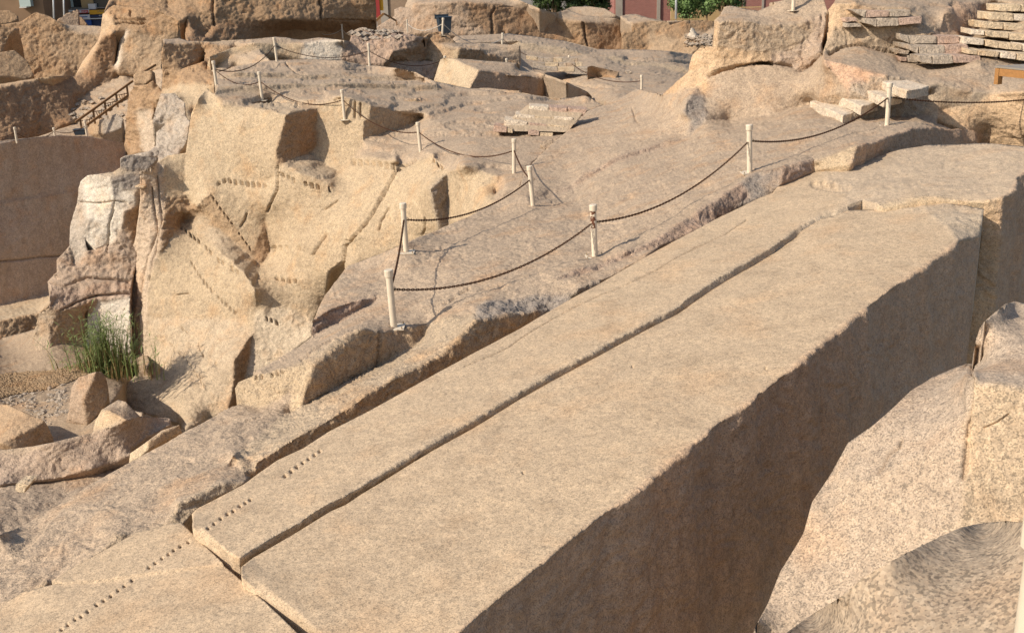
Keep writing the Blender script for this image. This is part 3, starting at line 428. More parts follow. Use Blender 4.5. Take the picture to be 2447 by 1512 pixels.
ROCKS['lowrock']={"v":[[-2.592,43.454,-4.579],[-1.407,43.913,-4.706],[-0.664,43.65,-4.678],[-0.019,43.532,-4.747],[0.576,43.301,-4.782],[0.054,43.423,-4.738],[1.449,42.884,-4.992],[2.158,42.627,-5.025],[1.423,43.485,-5.189],[0.043,43.148,-5.066],[0.564,43.063,-5.071],[-0.886,43.074,-5.093],[-1.227,43.128,-5.026],[-1.61,43.241,-4.88],[-2.161,43.015,-4.986],[-2.836,42.881,-4.992],[-3.428,42.882,-4.912],[-3.644,43.07,-4.717]],"f":[[0,1,2,3,4,5,6,7,8,9,10,11,12,13],[0,13,12,11,14,15,16,17]],"c":["wx","wxg"],"kw":{"s":0.8}}
ROCKS['lowrock2']={"v":[[-4.753,38.369,-4.571],[-4.499,38.922,-4.437],[-3.932,38.805,-4.802],[-3.753,39.118,-4.577],[-3.227,39.381,-4.528],[-2.915,39.309,-4.625],[-2.839,39.138,-4.876],[-2.999,39.011,-5.125],[-3.624,38.689,-4.987],[-3.889,38.713,-4.868],[-2.82,40.241,-4.66],[-1.267,41.34,-5.038],[-1.595,39.156,-4.915],[-2.54,38.499,-5.108]],"f":[[0,1,2,3,4,5,6,7,8,9],[3,4,10,11,12,13,7,6,5]],"c":["gf","wx"],"kw":{"s":0.6}}
ROCKS['terrace']={"v":[[5.246,45.539,-5.611],[4.537,42.709,-5.251],[3.9,49.741,-6.075],[3.206,52.952,-6.283],[2.353,57.635,-6.355],[1.257,59.227,-6.036],[0.101,61.061,-5.833],[0.839,60.918,-5.606],[-0.591,61.429,-5.374],[-2.93,54.646,-4.501],[-3.577,61.716,-4.368],[-2.227,58.086,-4.033],[0.87,60.894,-4.379],[0.154,64.993,-4.651],[2.063,65.274,-5.038],[3.353,65.515,-5.219],[4.65,65.706,-5.334],[5.945,65.765,-5.502],[7.088,65.568,-5.897],[8.514,65.609,-6.005],[10.923,65.251,-6.611],[10.196,52.507,-5.514],[7.722,40.678,-5.101],[11.146,65.85,-6.357],[9.858,65.961,-6.012],[8.548,65.888,-5.841],[7.179,65.82,-5.732],[6.877,66.032,-5.488],[5.961,65.935,-5.39],[4.917,65.817,-5.288],[3.699,65.873,-4.879],[1.765,65.631,-4.525],[0.166,65.434,-4.31],[0.946,65.652,-4.409],[14.496,84.813,-7.05],[10.707,71.739,-5.712],[9.09,72.889,-5.648],[7.131,85.339,-6.47],[4.317,76.79,-5.25],[2.14,79.239,-5.012],[0.229,84.287,-5.034],[0.082,78.525,-4.723],[-3.272,76.374,-4.641],[-3.478,72.562,-4.743],[-2.578,64.156,-4.299]],"f":[[0,1,2,3,4,5,6,7,8,9,10,11,12,13,14,15,16,29,17,18,19,20,21,22],[15,16,17,18,19,20,23,24,25,26,27,28,29,30,31,32,33,13,14],[33,32,31,30,29,28,27,26,25,24,23,34,35,36,37,38,39,40,41,42,43,44]],"c":["wx","wxg","wx"],"kw":{"s":1.5}}
ROCKS['rockmid']={"v":[[-13.269,50.701,-4.724],[-13.096,50.76,-4.416],[-12.533,51.702,-4.235],[-10.364,49.344,-3.817],[-11.311,51.789,-3.483],[-12.468,51.698,-3.631],[-13.111,51.771,-4.035],[-13.791,52.065,-4.231],[-12.706,51.802,-4.377],[-12.131,51.691,-3.986],[-11.621,51.757,-3.809],[-10.826,52.407,-3.684],[-10.719,52.565,-3.299],[-11.654,52.175,-3.245],[-12.686,52.16,-3.412],[-13.449,51.028,-3.697],[-13.866,52.052,-4.166],[-9.624,52.678,-4.041],[-9.561,52.834,-3.602],[-9.438,52.84,-3.355],[-10.766,53.085,-3.258],[-14.829,56.544,-3.453],[-9.831,54.242,-3.26],[-11.054,54.356,-3.103],[-12.089,54.214,-3.167],[-13.768,54.587,-3.195],[-14.671,53.943,-3.279],[-8.535,53.072,-3.221],[-7.509,52.748,-3.254],[-7.684,53.034,-3.671],[-7.762,52.96,-4.143],[-8.682,52.847,-4.183],[-8.971,54.519,-3.199],[-7.354,53.454,-3.356],[-7.611,53.407,-3.396],[-8.481,52.602,-3.466],[-6.961,53.624,-3.404],[-6.438,53.572,-3.492],[-5.196,53.85,-3.291],[-4.255,53.913,-3.271],[-3.875,54.434,-3.367],[-4.476,53.696,-3.761],[-5.261,53.03,-3.892],[-5.414,52.949,-3.983],[-5.489,53.017,-4.239],[-5.75,52.938,-4.378],[-6.438,53.025,-4.416],[-7.059,53.035,-4.348],[-7.431,54.993,-3.092],[-7.035,56.21,-2.965],[-6.207,56.061,-3.086],[-5.023,61.461,-3.608],[-3.931,55.311,-3.316],[-3.733,55.518,-3.387],[-3.793,55.165,-3.94],[-3.942,54.879,-4.071],[-4.706,53.658,-4.161],[-5.179,53.131,-4.105],[-3.756,55.052,-4.406],[-4.337,54.153,-4.419],[-5.222,53.439,-4.333],[-5.513,53.122,-4.451],[-3.776,55.482,-3.227],[-3.192,55.74,-3.154],[-2.769,55.859,-3.278],[-2.505,55.719,-3.594],[-2.4,55.696,-3.701],[-3.459,55.206,-3.69],[-3.522,54.688,-4.487],[-3.317,54.502,-4.897],[-3.518,53.969,-5.259],[-3.827,53.825,-5.236],[-4.333,53.749,-4.902],[-5.286,53.366,-4.633],[-2.902,54.729,-3.829],[-2.527,54.53,-4.008],[-2.485,54.386,-4.388],[-3.143,54.69,-4.42],[-3.264,54.691,-4.705],[-2.162,56.531,-3.791],[-1.148,55.022,-4.006],[-2.191,54.221,-3.917],[-2.262,54.209,-4.328],[-0.944,55.222,-4.237],[0.023,56.063,-4.544],[0.794,56.706,-4.7],[0.781,56.327,-4.966],[-0.528,55.518,-4.697],[-0.793,57.31,-3.884],[0.814,56.828,-4.032]],"f":[[0,1,2,3,4,5,6,7],[8,2,9,10,11,12,13,14,15,16,7],[11,17,18,19,20,12],[21,13,12,20,19,22,23,24,25,26],[17,18,19,27,28,34,29,30,31],[19,22,32,28,33,34,29,35],[34,33,36,37,38,39,40,41,42,43,44,45,46,47,30,29],[33,48,49,50,51,40,39,38,37,36],[43,42,41,40,52,53,54,55,56,57],[45,44,43,57,56,55,54,58,59,60,61],[53,52,62,63,64,65,66,67,54],[61,60,59,68,69,70,71,72,73],[54,67,74,75,76,77,78,69,68,58],[67,66,79,80,81,74],[75,81,82,76],[81,80,83,84,85,86,87,82],[81,79,88,89,85,84,83,80]],"c":["wx","go","go","wx","wh","wx","bp","bp","br","br","br","bp","or","wx","go","br","wx"],"kw":{"s":1.5}}
ROCKS['floor']={"v":[[-18.495,34.964,-11.663],[-21.583,43.498,-14.424],[-16.414,35.818,-11.567],[-15.78,36.097,-11.451],[-15.649,43.239,-14.187],[-11.52,32.511,-11.798],[-11.897,33.048,-12.074],[-13.341,35.877,-13.219],[-10.641,26.54,-10.765],[-10.809,25.012,-11.139],[-14.159,27.638,-11.733],[-14.336,26.324,-11.029],[-8.969,24.291,-10.041],[-8.983,27.33,-11.888],[-5.691,21.312,-9.998],[-4.536,16.246,-9.56],[-8.716,15.071,-9.091]],"f":[[0,1,2,3,4,5,6,7,8,9,10,11],[11,10,9,8,12,13,14,15,16]],"c":["sd","sdr"],"kw":{"s":1}}
ROCKS['pinnacle']={"v":[[-14.139,36.902,-6.475],[-13.458,36.63,-6.538],[-13.395,36.458,-7.294],[-13.817,36.538,-8.753],[-14.27,36.443,-8.986],[-14.623,36.628,-8.634],[-14.333,36.612,-7.984],[-14.615,36.818,-7.869],[-14.63,37.036,-7.188],[-14.777,37.405,-6.76],[-14.366,37.001,-6.505],[-14.484,36.309,-8.983],[-14.77,36.318,-9.365],[-14.991,36.371,-9.451],[-15.201,36.668,-8.86],[-15.311,37.194,-8.283],[-14.982,37.236,-7.526],[-14.868,37.356,-6.977],[-13.191,36.737,-6.491],[-13.171,36.646,-6.699],[-12.288,37.191,-6.471],[-12.222,36.775,-6.941],[-13.126,36.574,-6.949],[-12.239,37.03,-7.049],[-12.669,36.551,-7.053],[-12.989,36.596,-6.977],[-12.732,36.542,-7.54],[-13.091,36.39,-7.667],[-13.214,36.39,-8.292],[-13.424,36.547,-8.342],[-13.499,36.418,-8.655],[-13.809,36.486,-8.817],[-12.374,37.034,-7.639],[-12.619,37.041,-7.903],[-12.824,36.474,-9.077],[-12.969,36.442,-8.832],[-12.974,36.469,-8.529],[-13.488,36.987,-6.416],[-13.198,36.963,-6.27],[-12.862,37.004,-6.438],[-13.192,37.062,-5.988],[-12.857,37.225,-5.875],[-12.387,37.354,-5.986],[-12.016,37.465,-6.054],[-12.255,37.273,-6.316],[-12.851,36.268,-9.488],[-13.006,35.943,-10.016],[-13.693,35.801,-9.915],[-14.767,35.591,-10.13],[-15.543,35.436,-10.021],[-15.976,36.207,-10.001],[-15.513,35.989,-9.64],[-15.555,36.248,-9.264],[-12.931,35.416,-10.444],[-14.087,35.588,-10.578],[-14.693,35.203,-10.595],[-15.083,34.845,-10.662],[-15.439,34.785,-10.517],[-15.402,34.922,-10.178],[-14.54,35.56,-11.183],[-14.587,35.671,-10.977],[-14.624,35.522,-11.838],[-14.894,35.444,-12.321],[-14.934,35.396,-12.704],[-15.16,34.624,-12.646],[-15.456,34.273,-12.582],[-15.526,33.626,-12.352],[-15.657,34.198,-12.196],[-15.431,34.384,-11.689],[-15.503,34.559,-11.476],[-15.44,34.691,-11.214],[-15.24,34.79,-10.867],[-16.537,34.619,-12.699],[-16.043,34.576,-12.05],[-16.097,34.779,-11.651],[-16.116,34.837,-11.397],[-15.837,34.888,-10.687],[-15.744,34.842,-10.679],[-12.93,35.082,-11.229],[-12.992,35.018,-12.108],[-13.088,35.2,-12.93],[-13.485,35.026,-12.952]],"f":[[0,1,2,3,4,5,6,7,8,9,10],[9,8,7,6,5,11,12,13,14,15,16,17],[1,18,19,2],[19,18,20,21,25,22],[22,21,23,24,25],[19,22,25,24,26,27,28,29,30,31,3,2],[24,23,32,26],[27,26,32,33,34,35,36,28],[0,37,38,39,20,18,1],[38,40,41,42,43,44,20,39],[14,13,12,11,4,31,30,29,28,36,35,34,45,46,47,48,49,50,51,52],[49,48,47,46,53,54,55,56,57,58],[57,56,55,54,59,60,61,62,63,64,65,66,67,68,69,70,71],[57,56,71,70,69,68,67,66,72,73,74,75,76,77],[54,53,78,79,80,81,63,62,61,59,60]],"c":["wh","gyl","gy","gy","wxg","wh","gy","dk","wxg","gy","bpk","bp","brl","wxr","wh"],"kw":{"s":1.5,"reg":0.3}}
ROCKS['rubble']={"v":[[-12.756,39.72,-5.011],[-12.522,40.221,-4.178],[-11.982,40.155,-4.147],[-11.822,40.067,-4.337],[-11.583,39.859,-4.476],[-11.506,39.534,-4.905],[-11.384,39.32,-5.036],[-11.678,39.359,-5.11],[-12.335,39.682,-5.214],[-12.744,39.636,-5.117],[-11.255,39.144,-5.015],[-11.251,39.049,-5.196],[-11.392,38.728,-5.803],[-11.509,38.522,-5.96],[-11.751,38.543,-5.995],[-12.488,38.873,-5.832],[-12.587,39.372,-5.437],[-11.514,38.206,-6.101],[-12.005,37.939,-6.348],[-12.442,37.827,-6.448],[-12.289,38.317,-6.192],[-12.621,38.05,-6.118],[-13.529,38.017,-6.124],[-13.347,38.085,-6.026],[-12.633,38.395,-5.983],[-13.186,38.178,-6.026]],"f":[[0,1,2,3,4,5,6,7,8,9],[8,7,6,10,11,12,13,14,15,16],[15,14,13,17,18,19,20,21,22,23,25,24],[21,20,25,23,22]],"c":["gyl","gyl","gyl","gy"],"kw":{"s":1.0}}
ROCKS['backcliff']={"v":[[-19.036,54.42,-7.955],[-18.299,53.393,-6.228],[-18.182,53.455,-5.611],[-17.741,53.133,-5.07],[-17.01,52.657,-5.016],[-17.092,52.574,-5.439],[-17.314,52.62,-5.438],[-17.43,52.523,-6.143],[-17.723,52.871,-6.335],[-17.674,52.722,-7.099],[-17.66,52.71,-8.205],[-18.329,53.102,-8.303],[-16.868,52.37,-6.192],[-16.765,52.225,-6.537],[-16.786,52.2,-7.154],[-16.793,52.093,-7.867],[-17.203,52.263,-8.197],[-16.662,52.612,-4.843],[-16.268,52.483,-5.3],[-16.106,51.653,-5.566],[-16.61,52.273,-6.033],[-15.067,51.354,-4.862],[-13.31,50.202,-4.891],[-12.795,48.844,-4.669],[-13.417,49.986,-5.011],[-13.706,49.601,-5.396],[-14.034,49.267,-6.024],[-13.399,46.502,-6.188],[-14.767,49.07,-6.074],[-14.622,49.558,-5.364],[-15.047,50.425,-5.207],[-15.225,52.146,-4.335],[-14.016,52.184,-3.973],[-13.946,52.369,-4.292],[-13.836,52.233,-4.082],[-13.543,51.957,-4.367],[-13.084,50.75,-4.759],[-13.989,50.357,-4.839],[-15.996,52.165,-4.314],[-16.053,52.306,-3.624],[-15.902,52.543,-3.098],[-15.507,52.895,-3.234],[-15.608,52.401,-3.945],[-15.57,51.858,-5.302],[-14.567,53.639,-3.211],[-14.428,53.853,-3.792],[-14.714,53.049,-4.025],[-13.139,53.701,-3.409],[-11.754,55.548,-3.527],[-11.341,53.53,-3.551],[-13.029,53.453,-3.904],[-16.6,54.739,-3.071],[-15.871,54.994,-3.057],[-15.272,54.328,-3.16],[-13.94,53.847,-3.217],[-11.487,54.441,-3.122],[-11.145,54.314,-3.201]],"f":[[0,1,2,3,4,5,6,7,8,9,10,11],[8,7,12,13,14,15,16,10,9],[4,17,18,19,20,13,12,7,6,5],[18,21,37,22,23,24,25,26,27,28,29,30,19],[21,31,32,33,34,35,36,23,22,37],[18,38,39,40,41,42,31,21,43],[41,44,45,46,31,42],[44,47,48,49,50,35,34,33,32,45],[40,51,52,53,54,55,56,48,47,44,41]],"c":["br","whs","br","go","br","br","br","br","wx"],"kw":{"s":1.5}}
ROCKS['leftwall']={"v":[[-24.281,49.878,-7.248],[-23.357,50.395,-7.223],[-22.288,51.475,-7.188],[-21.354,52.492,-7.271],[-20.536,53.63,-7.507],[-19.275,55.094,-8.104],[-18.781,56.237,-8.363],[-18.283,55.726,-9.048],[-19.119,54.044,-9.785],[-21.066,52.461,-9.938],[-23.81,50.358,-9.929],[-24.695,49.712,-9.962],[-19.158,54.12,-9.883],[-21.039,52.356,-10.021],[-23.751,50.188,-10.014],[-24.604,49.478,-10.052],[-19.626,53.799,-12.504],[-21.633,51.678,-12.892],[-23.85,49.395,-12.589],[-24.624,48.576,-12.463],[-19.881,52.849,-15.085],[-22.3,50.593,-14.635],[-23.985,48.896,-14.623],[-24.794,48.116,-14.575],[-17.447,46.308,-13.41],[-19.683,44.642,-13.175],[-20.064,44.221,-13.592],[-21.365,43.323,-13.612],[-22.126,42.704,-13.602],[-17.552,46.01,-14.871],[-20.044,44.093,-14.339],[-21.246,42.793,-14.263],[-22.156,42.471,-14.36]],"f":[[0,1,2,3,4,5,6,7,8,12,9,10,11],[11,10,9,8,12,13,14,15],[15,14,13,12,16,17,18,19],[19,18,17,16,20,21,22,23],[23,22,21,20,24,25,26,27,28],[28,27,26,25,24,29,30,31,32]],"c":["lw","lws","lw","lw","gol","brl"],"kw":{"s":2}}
ROCKS['platform']={"v":[[-25.824,53.375,-7.751],[-23.45,50.588,-7.275],[-23.648,54.633,-7.634],[-22.582,55.528,-7.691],[-21.335,55.713,-7.811],[-19.688,56.262,-8.281],[-17.85,53.405,-7.992],[-19.402,56.746,-7.517],[-20.091,57.889,-7.316],[-23.322,59.481,-7.614],[-23.855,55.773,-7.746],[-25.684,55.448,-7.864],[-26.366,54.555,-7.759]],"f":[[0,1,2,3,4,5,6,7,8,9,10,11,12]],"c":["wx"],"kw":{"s":1}}
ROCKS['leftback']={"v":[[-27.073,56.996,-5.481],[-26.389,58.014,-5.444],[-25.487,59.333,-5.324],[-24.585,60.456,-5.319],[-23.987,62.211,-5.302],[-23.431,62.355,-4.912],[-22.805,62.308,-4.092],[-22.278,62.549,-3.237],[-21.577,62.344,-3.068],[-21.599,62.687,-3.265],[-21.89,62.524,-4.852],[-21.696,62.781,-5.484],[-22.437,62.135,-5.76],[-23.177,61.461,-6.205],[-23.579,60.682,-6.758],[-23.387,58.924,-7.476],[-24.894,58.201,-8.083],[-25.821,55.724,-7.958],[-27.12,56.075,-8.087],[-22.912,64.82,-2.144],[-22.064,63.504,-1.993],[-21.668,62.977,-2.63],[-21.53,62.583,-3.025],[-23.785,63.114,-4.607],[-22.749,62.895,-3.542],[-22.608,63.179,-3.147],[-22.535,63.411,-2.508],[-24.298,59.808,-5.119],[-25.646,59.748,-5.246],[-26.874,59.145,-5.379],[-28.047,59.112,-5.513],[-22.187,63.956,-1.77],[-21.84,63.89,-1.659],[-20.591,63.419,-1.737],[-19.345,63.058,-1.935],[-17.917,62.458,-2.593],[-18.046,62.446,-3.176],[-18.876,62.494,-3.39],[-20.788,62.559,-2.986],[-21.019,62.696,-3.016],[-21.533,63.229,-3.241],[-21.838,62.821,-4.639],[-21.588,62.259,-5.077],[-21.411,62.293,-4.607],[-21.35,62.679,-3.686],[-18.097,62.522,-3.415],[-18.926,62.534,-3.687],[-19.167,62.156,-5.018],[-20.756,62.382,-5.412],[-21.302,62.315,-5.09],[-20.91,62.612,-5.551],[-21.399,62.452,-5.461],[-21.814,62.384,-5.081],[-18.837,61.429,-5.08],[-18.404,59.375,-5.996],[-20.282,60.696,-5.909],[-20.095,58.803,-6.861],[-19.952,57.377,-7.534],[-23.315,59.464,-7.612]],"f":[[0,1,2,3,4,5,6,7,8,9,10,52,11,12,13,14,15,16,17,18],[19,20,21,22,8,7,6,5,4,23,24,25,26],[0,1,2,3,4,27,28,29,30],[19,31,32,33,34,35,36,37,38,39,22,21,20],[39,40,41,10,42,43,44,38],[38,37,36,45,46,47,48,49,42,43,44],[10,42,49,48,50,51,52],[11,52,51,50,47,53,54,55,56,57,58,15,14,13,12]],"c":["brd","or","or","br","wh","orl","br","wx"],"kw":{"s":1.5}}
ROCKS['leftfar']={"v":[[-31.217,67.146,-2.697],[-29.99,67.321,-2.678],[-28.8,67.496,-2.532],[-27.911,67.769,-2.002],[-27.021,67.7,-2.34],[-26.441,67.578,-2.699],[-26.106,67.61,-2.995],[-27.354,67.243,-3.509],[-27.001,67.01,-4.329],[-26.523,66.817,-5.094],[-26.469,66.594,-5.716],[-28.067,66.296,-5.833],[-29.888,65.852,-5.799],[-31.267,66.044,-5.778],[-25.632,67.635,-3.264],[-24.318,67.75,-3.437],[-24.009,67.776,-3.511],[-24.435,67.481,-4.44],[-25.077,67.084,-5.288],[-25.803,67.013,-5.906],[-24.897,64.301,-6.161],[-28.592,62.626,-6.483],[-29.784,62.544,-6.438],[-26.266,68.441,-2.844],[-24.37,68.1,-2.944],[-24.019,68.012,-3.014]],"f":[[0,1,2,3,4,5,6,7,8,9,10,11,12,13],[6,14,15,16,17,18,19,10,9,8,7],[13,12,11,10,19,20,21,22],[5,23,24,25,16,15,14,6]],"c":["br","brl","wx","wx"],"kw":{"s":2}}
ROCKS['leftshoulder']={"v":[[-29.274,63.022,-2.384],[-28.261,63.45,-2.495],[-27.902,63.551,-2.659],[-27.336,63.774,-2.759],[-27.85,63.387,-3.128],[-28.054,63.086,-3.64],[-28.105,62.924,-3.986],[-28.257,62.81,-4.092],[-29.268,62.318,-4.143]],"f":[[0,1,2,3,4,5,6,7,8]],"c":["br"],"kw":{"s":2}}
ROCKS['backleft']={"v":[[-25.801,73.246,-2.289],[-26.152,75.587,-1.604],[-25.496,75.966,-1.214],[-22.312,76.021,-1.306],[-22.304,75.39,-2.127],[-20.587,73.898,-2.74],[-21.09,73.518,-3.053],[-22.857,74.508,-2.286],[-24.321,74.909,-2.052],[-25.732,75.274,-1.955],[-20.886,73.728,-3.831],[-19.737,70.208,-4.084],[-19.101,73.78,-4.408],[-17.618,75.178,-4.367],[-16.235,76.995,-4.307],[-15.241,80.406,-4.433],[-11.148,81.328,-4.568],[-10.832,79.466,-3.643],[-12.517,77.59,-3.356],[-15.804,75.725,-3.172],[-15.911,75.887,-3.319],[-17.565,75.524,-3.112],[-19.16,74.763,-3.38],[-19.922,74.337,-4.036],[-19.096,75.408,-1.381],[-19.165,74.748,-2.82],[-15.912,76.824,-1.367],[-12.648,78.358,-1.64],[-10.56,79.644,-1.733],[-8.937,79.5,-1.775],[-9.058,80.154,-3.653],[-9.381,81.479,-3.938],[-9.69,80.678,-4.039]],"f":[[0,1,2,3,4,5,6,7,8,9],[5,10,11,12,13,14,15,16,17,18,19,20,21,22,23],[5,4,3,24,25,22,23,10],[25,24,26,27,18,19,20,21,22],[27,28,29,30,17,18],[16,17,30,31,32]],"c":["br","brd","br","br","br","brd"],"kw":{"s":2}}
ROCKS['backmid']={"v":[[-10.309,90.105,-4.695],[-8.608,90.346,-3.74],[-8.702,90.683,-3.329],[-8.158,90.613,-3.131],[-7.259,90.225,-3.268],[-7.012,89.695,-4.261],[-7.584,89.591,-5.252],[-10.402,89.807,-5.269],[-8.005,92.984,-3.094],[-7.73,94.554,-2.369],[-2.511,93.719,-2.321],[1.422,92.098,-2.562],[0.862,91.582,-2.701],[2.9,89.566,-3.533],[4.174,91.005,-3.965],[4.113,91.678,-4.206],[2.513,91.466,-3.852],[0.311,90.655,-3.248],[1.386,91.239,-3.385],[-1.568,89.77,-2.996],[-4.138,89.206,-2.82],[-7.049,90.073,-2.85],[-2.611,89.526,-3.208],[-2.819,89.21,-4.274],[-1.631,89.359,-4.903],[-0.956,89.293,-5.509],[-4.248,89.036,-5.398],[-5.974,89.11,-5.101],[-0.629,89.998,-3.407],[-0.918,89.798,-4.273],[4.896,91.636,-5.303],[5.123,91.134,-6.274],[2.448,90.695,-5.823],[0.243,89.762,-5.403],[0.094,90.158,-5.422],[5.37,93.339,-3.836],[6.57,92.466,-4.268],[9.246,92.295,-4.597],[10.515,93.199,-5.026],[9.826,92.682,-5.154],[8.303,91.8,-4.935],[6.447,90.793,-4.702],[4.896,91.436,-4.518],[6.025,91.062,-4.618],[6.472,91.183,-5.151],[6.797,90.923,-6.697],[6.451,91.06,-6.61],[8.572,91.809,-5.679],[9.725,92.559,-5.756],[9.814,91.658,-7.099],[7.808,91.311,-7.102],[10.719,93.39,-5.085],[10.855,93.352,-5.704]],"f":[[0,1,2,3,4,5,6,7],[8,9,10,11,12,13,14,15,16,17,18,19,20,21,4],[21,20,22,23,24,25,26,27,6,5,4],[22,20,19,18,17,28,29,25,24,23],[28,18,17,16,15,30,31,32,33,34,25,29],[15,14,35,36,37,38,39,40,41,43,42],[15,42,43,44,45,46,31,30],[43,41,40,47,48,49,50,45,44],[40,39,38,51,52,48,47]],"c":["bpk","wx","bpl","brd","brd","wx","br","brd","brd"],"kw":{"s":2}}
ROCKS['backright']={"v":[[10.238,88.05,-5.38],[10.131,88.264,-4.806],[10.921,88.413,-4.712],[11.465,88.629,-4.697],[11.355,88.026,-5.702],[11.274,87.63,-6.925],[9.28,87.476,-6.731],[9.24,87.939,-5.469],[13.004,88.531,-4.819],[13.178,88.515,-5.032],[12.403,88.517,-5.093],[11.838,88.112,-5.637],[12.512,88.001,-5.733],[13.537,87.918,-6.091],[13.972,87.973,-5.941],[13.059,87.53,-6.635],[12.761,87.197,-7.144],[14.402,88.663,-4.741],[14.385,88.173,-5.631],[10.073,89.281,-4.815],[9.508,91.375,-4.39],[10.726,95.098,-4.415],[11.552,90.688,-4.503],[15.829,88.931,-4.753],[16.736,89.138,-4.873],[16.73,89.042,-5.245],[15.985,88.693,-5.708],[15.088,88.531,-5.505],[14.457,87.777,-5.984],[15.135,87.72,-6.041],[15.914,86.721,-6.66],[15.216,87.097,-6.75],[14.656,86.747,-7.206],[17.199,89.214,-5.352],[16.626,85.976,-6.791]],"f":[[0,1,2,3,4,5,6,7],[3,8,9,10,11,4],[4,11,12,13,14,15,16,5],[11,10,9,17,18,14,13,12],[19,20,21,22,8,23,17,3,2,1],[17,23,24,25,26,27,18],[16,15,14,28,29,30,31,32],[18,27,26,25,33,34,30,29,28,14]],"c":["br","brl","orl","br","wx","br","brl","wx"],"kw":{"s":2}}
ROCKS['domeback']={"v":[[5.426,97.589,-3.96],[6.043,98.369,-3.825],[7.55,98.149,-3.832],[8.859,97.916,-4.025],[9.717,97.001,-4.559],[10.119,97.237,-4.808],[8.583,96.966,-4.706],[6.907,97.215,-4.579],[5.624,97.786,-4.202],[10.631,97.613,-4.566],[11.479,97.578,-4.543],[12.536,96.931,-4.863],[13.609,96.503,-5.055],[12.483,96.5,-5.114],[11.103,96.747,-5.041]],"f":[[0,1,2,3,4,5,6,7,8],[5,9,10,11,12,13,14]],"c":["wx","wx"],"kw":{"s":1.5}}
ROCKS['standing']={"v":[[-10.845,26.552,-9.799],[-11.395,26.726,-10.001],[-11.645,26.816,-10.29],[-11.793,26.719,-10.93],[-11.93,26.81,-11.217],[-11.103,26.1,-11.106],[-11.196,26.337,-10.481],[-10.999,26.435,-10.159],[-10.881,26.523,-9.923],[-10.814,26.757,-9.872],[-10.755,26.853,-10.024],[-10.718,26.808,-10.378],[-10.699,26.73,-10.534],[-10.758,26.554,-10.77],[-10.927,26.312,-10.941]],"f":[[0,1,2,3,4,5,6,7,8],[0,9,10,11,12,13,14,5,6,7,8]],"c":["bpl","brl"],"kw":{"s":0.35}}
ROCKS['curved']={"v":[[-11.229,21.243,-9.665],[-11.079,21.42,-9.702],[-10.752,21.356,-9.734],[-10.36,21.399,-9.664],[-10.041,21.37,-9.507],[-9.718,21.388,-9.487],[-9.204,21.785,-9.478],[-8.784,21.734,-9.327],[-8.398,21.775,-9.178],[-8.311,22.338,-9.319],[-8.08,23.62,-9.933],[-7.782,22.654,-9.686],[-8.2,22.324,-9.793],[-8.446,21.905,-9.91],[-8.322,21.478,-9.845],[-8.792,21.456,-10.052],[-9.014,21.05,-9.977],[-9.707,21.087,-10.158],[-10.31,20.874,-10.137],[-10.708,20.464,-9.975],[-11.131,20.811,-10.145],[-9.182,21.802,-9.448],[-9.894,21.37,-9.461],[-10.391,21.502,-9.595],[-11.091,21.467,-9.651],[-11.35,21.499,-9.705],[-8.823,21.975,-9.018],[-9.06,22.158,-9.062],[-9.224,22.108,-9.321],[-8.59,22.368,-8.983],[-8.834,22.58,-9.01]],"f":[[0,1,2,3,4,22,5,6,21,7,8,9,10,11,12,13,14,15,16,17,18,19,20],[0,1,2,3,4,5,6,21,22,23,24,25],[21,6,7,8,26,27,28],[27,26,8,9,29,30]],"c":["bpk","wx","pk","wx"],"kw":{"s":0.5}}
ROCKS['leftboulder']={"v":[[-13.779,26.389,-10.727],[-13.375,26.316,-10.556],[-13.102,26.12,-10.452],[-12.392,25.454,-10.406],[-11.667,24.936,-10.444],[-11.764,24.796,-10.556],[-12.048,24.496,-10.589],[-12.383,24.128,-10.671],[-13.204,24.997,-11.013],[-11.604,24.972,-10.638],[-11.58,25.08,-11.074],[-12.131,24.138,-10.872]],"f":[[0,1,2,3,4,5,6,7,8],[4,9,10,11,7,6,5]],"c":["brl","brl"],"kw":{"s":0.6}}
ROCKS['wedgeslab']={"v":[[-6.579,16.875,-7.897],[-6.593,17.023,-7.783],[-6.394,16.982,-7.647],[-6.213,16.938,-7.511],[-6.215,16.828,-7.642],[-6.311,16.803,-7.728],[-6.051,17.172,-7.439],[-5.796,17.338,-7.418],[-6.032,17.102,-7.449],[-6.149,16.962,-7.524],[-5.762,17.324,-7.557],[-6.035,17.044,-7.606]],"f":[[0,1,2,3,4,5],[3,6,7,8,9],[3,9,8,7,10,11,4]],"c":["pk","wx","gf"],"kw":{"s":0.4}}
ROCKS['stairboulder']={"v":[[-21.524,56.422,-7.352],[-20.631,55.944,-7.006],[-20.56,55.825,-7.186],[-20.478,55.548,-7.673],[-21.367,56.141,-7.735],[-19.807,56.086,-6.745],[-19.459,55.932,-7.012],[-19.549,55.697,-7.418],[-19.874,55.614,-7.563]],"f":[[0,1,2,3,4],[1,5,6,7,8,3,2]],"c":["brl","gyl"],"kw":{"s":0.6}}
ROCKS['perched']={"v":[[-19.144,57.367,-4.976],[-18.96,57.39,-4.817],[-18.133,57.286,-4.765],[-18.249,57.114,-5.198],[-18.562,57.124,-5.411],[-19.097,57.25,-5.325],[-18.04,57.418,-4.913],[-18.113,57.204,-5.238]],"f":[[0,1,2,3,4,5],[2,6,7,3]],"c":["brl","dk"],"kw":{"s":0.5}}
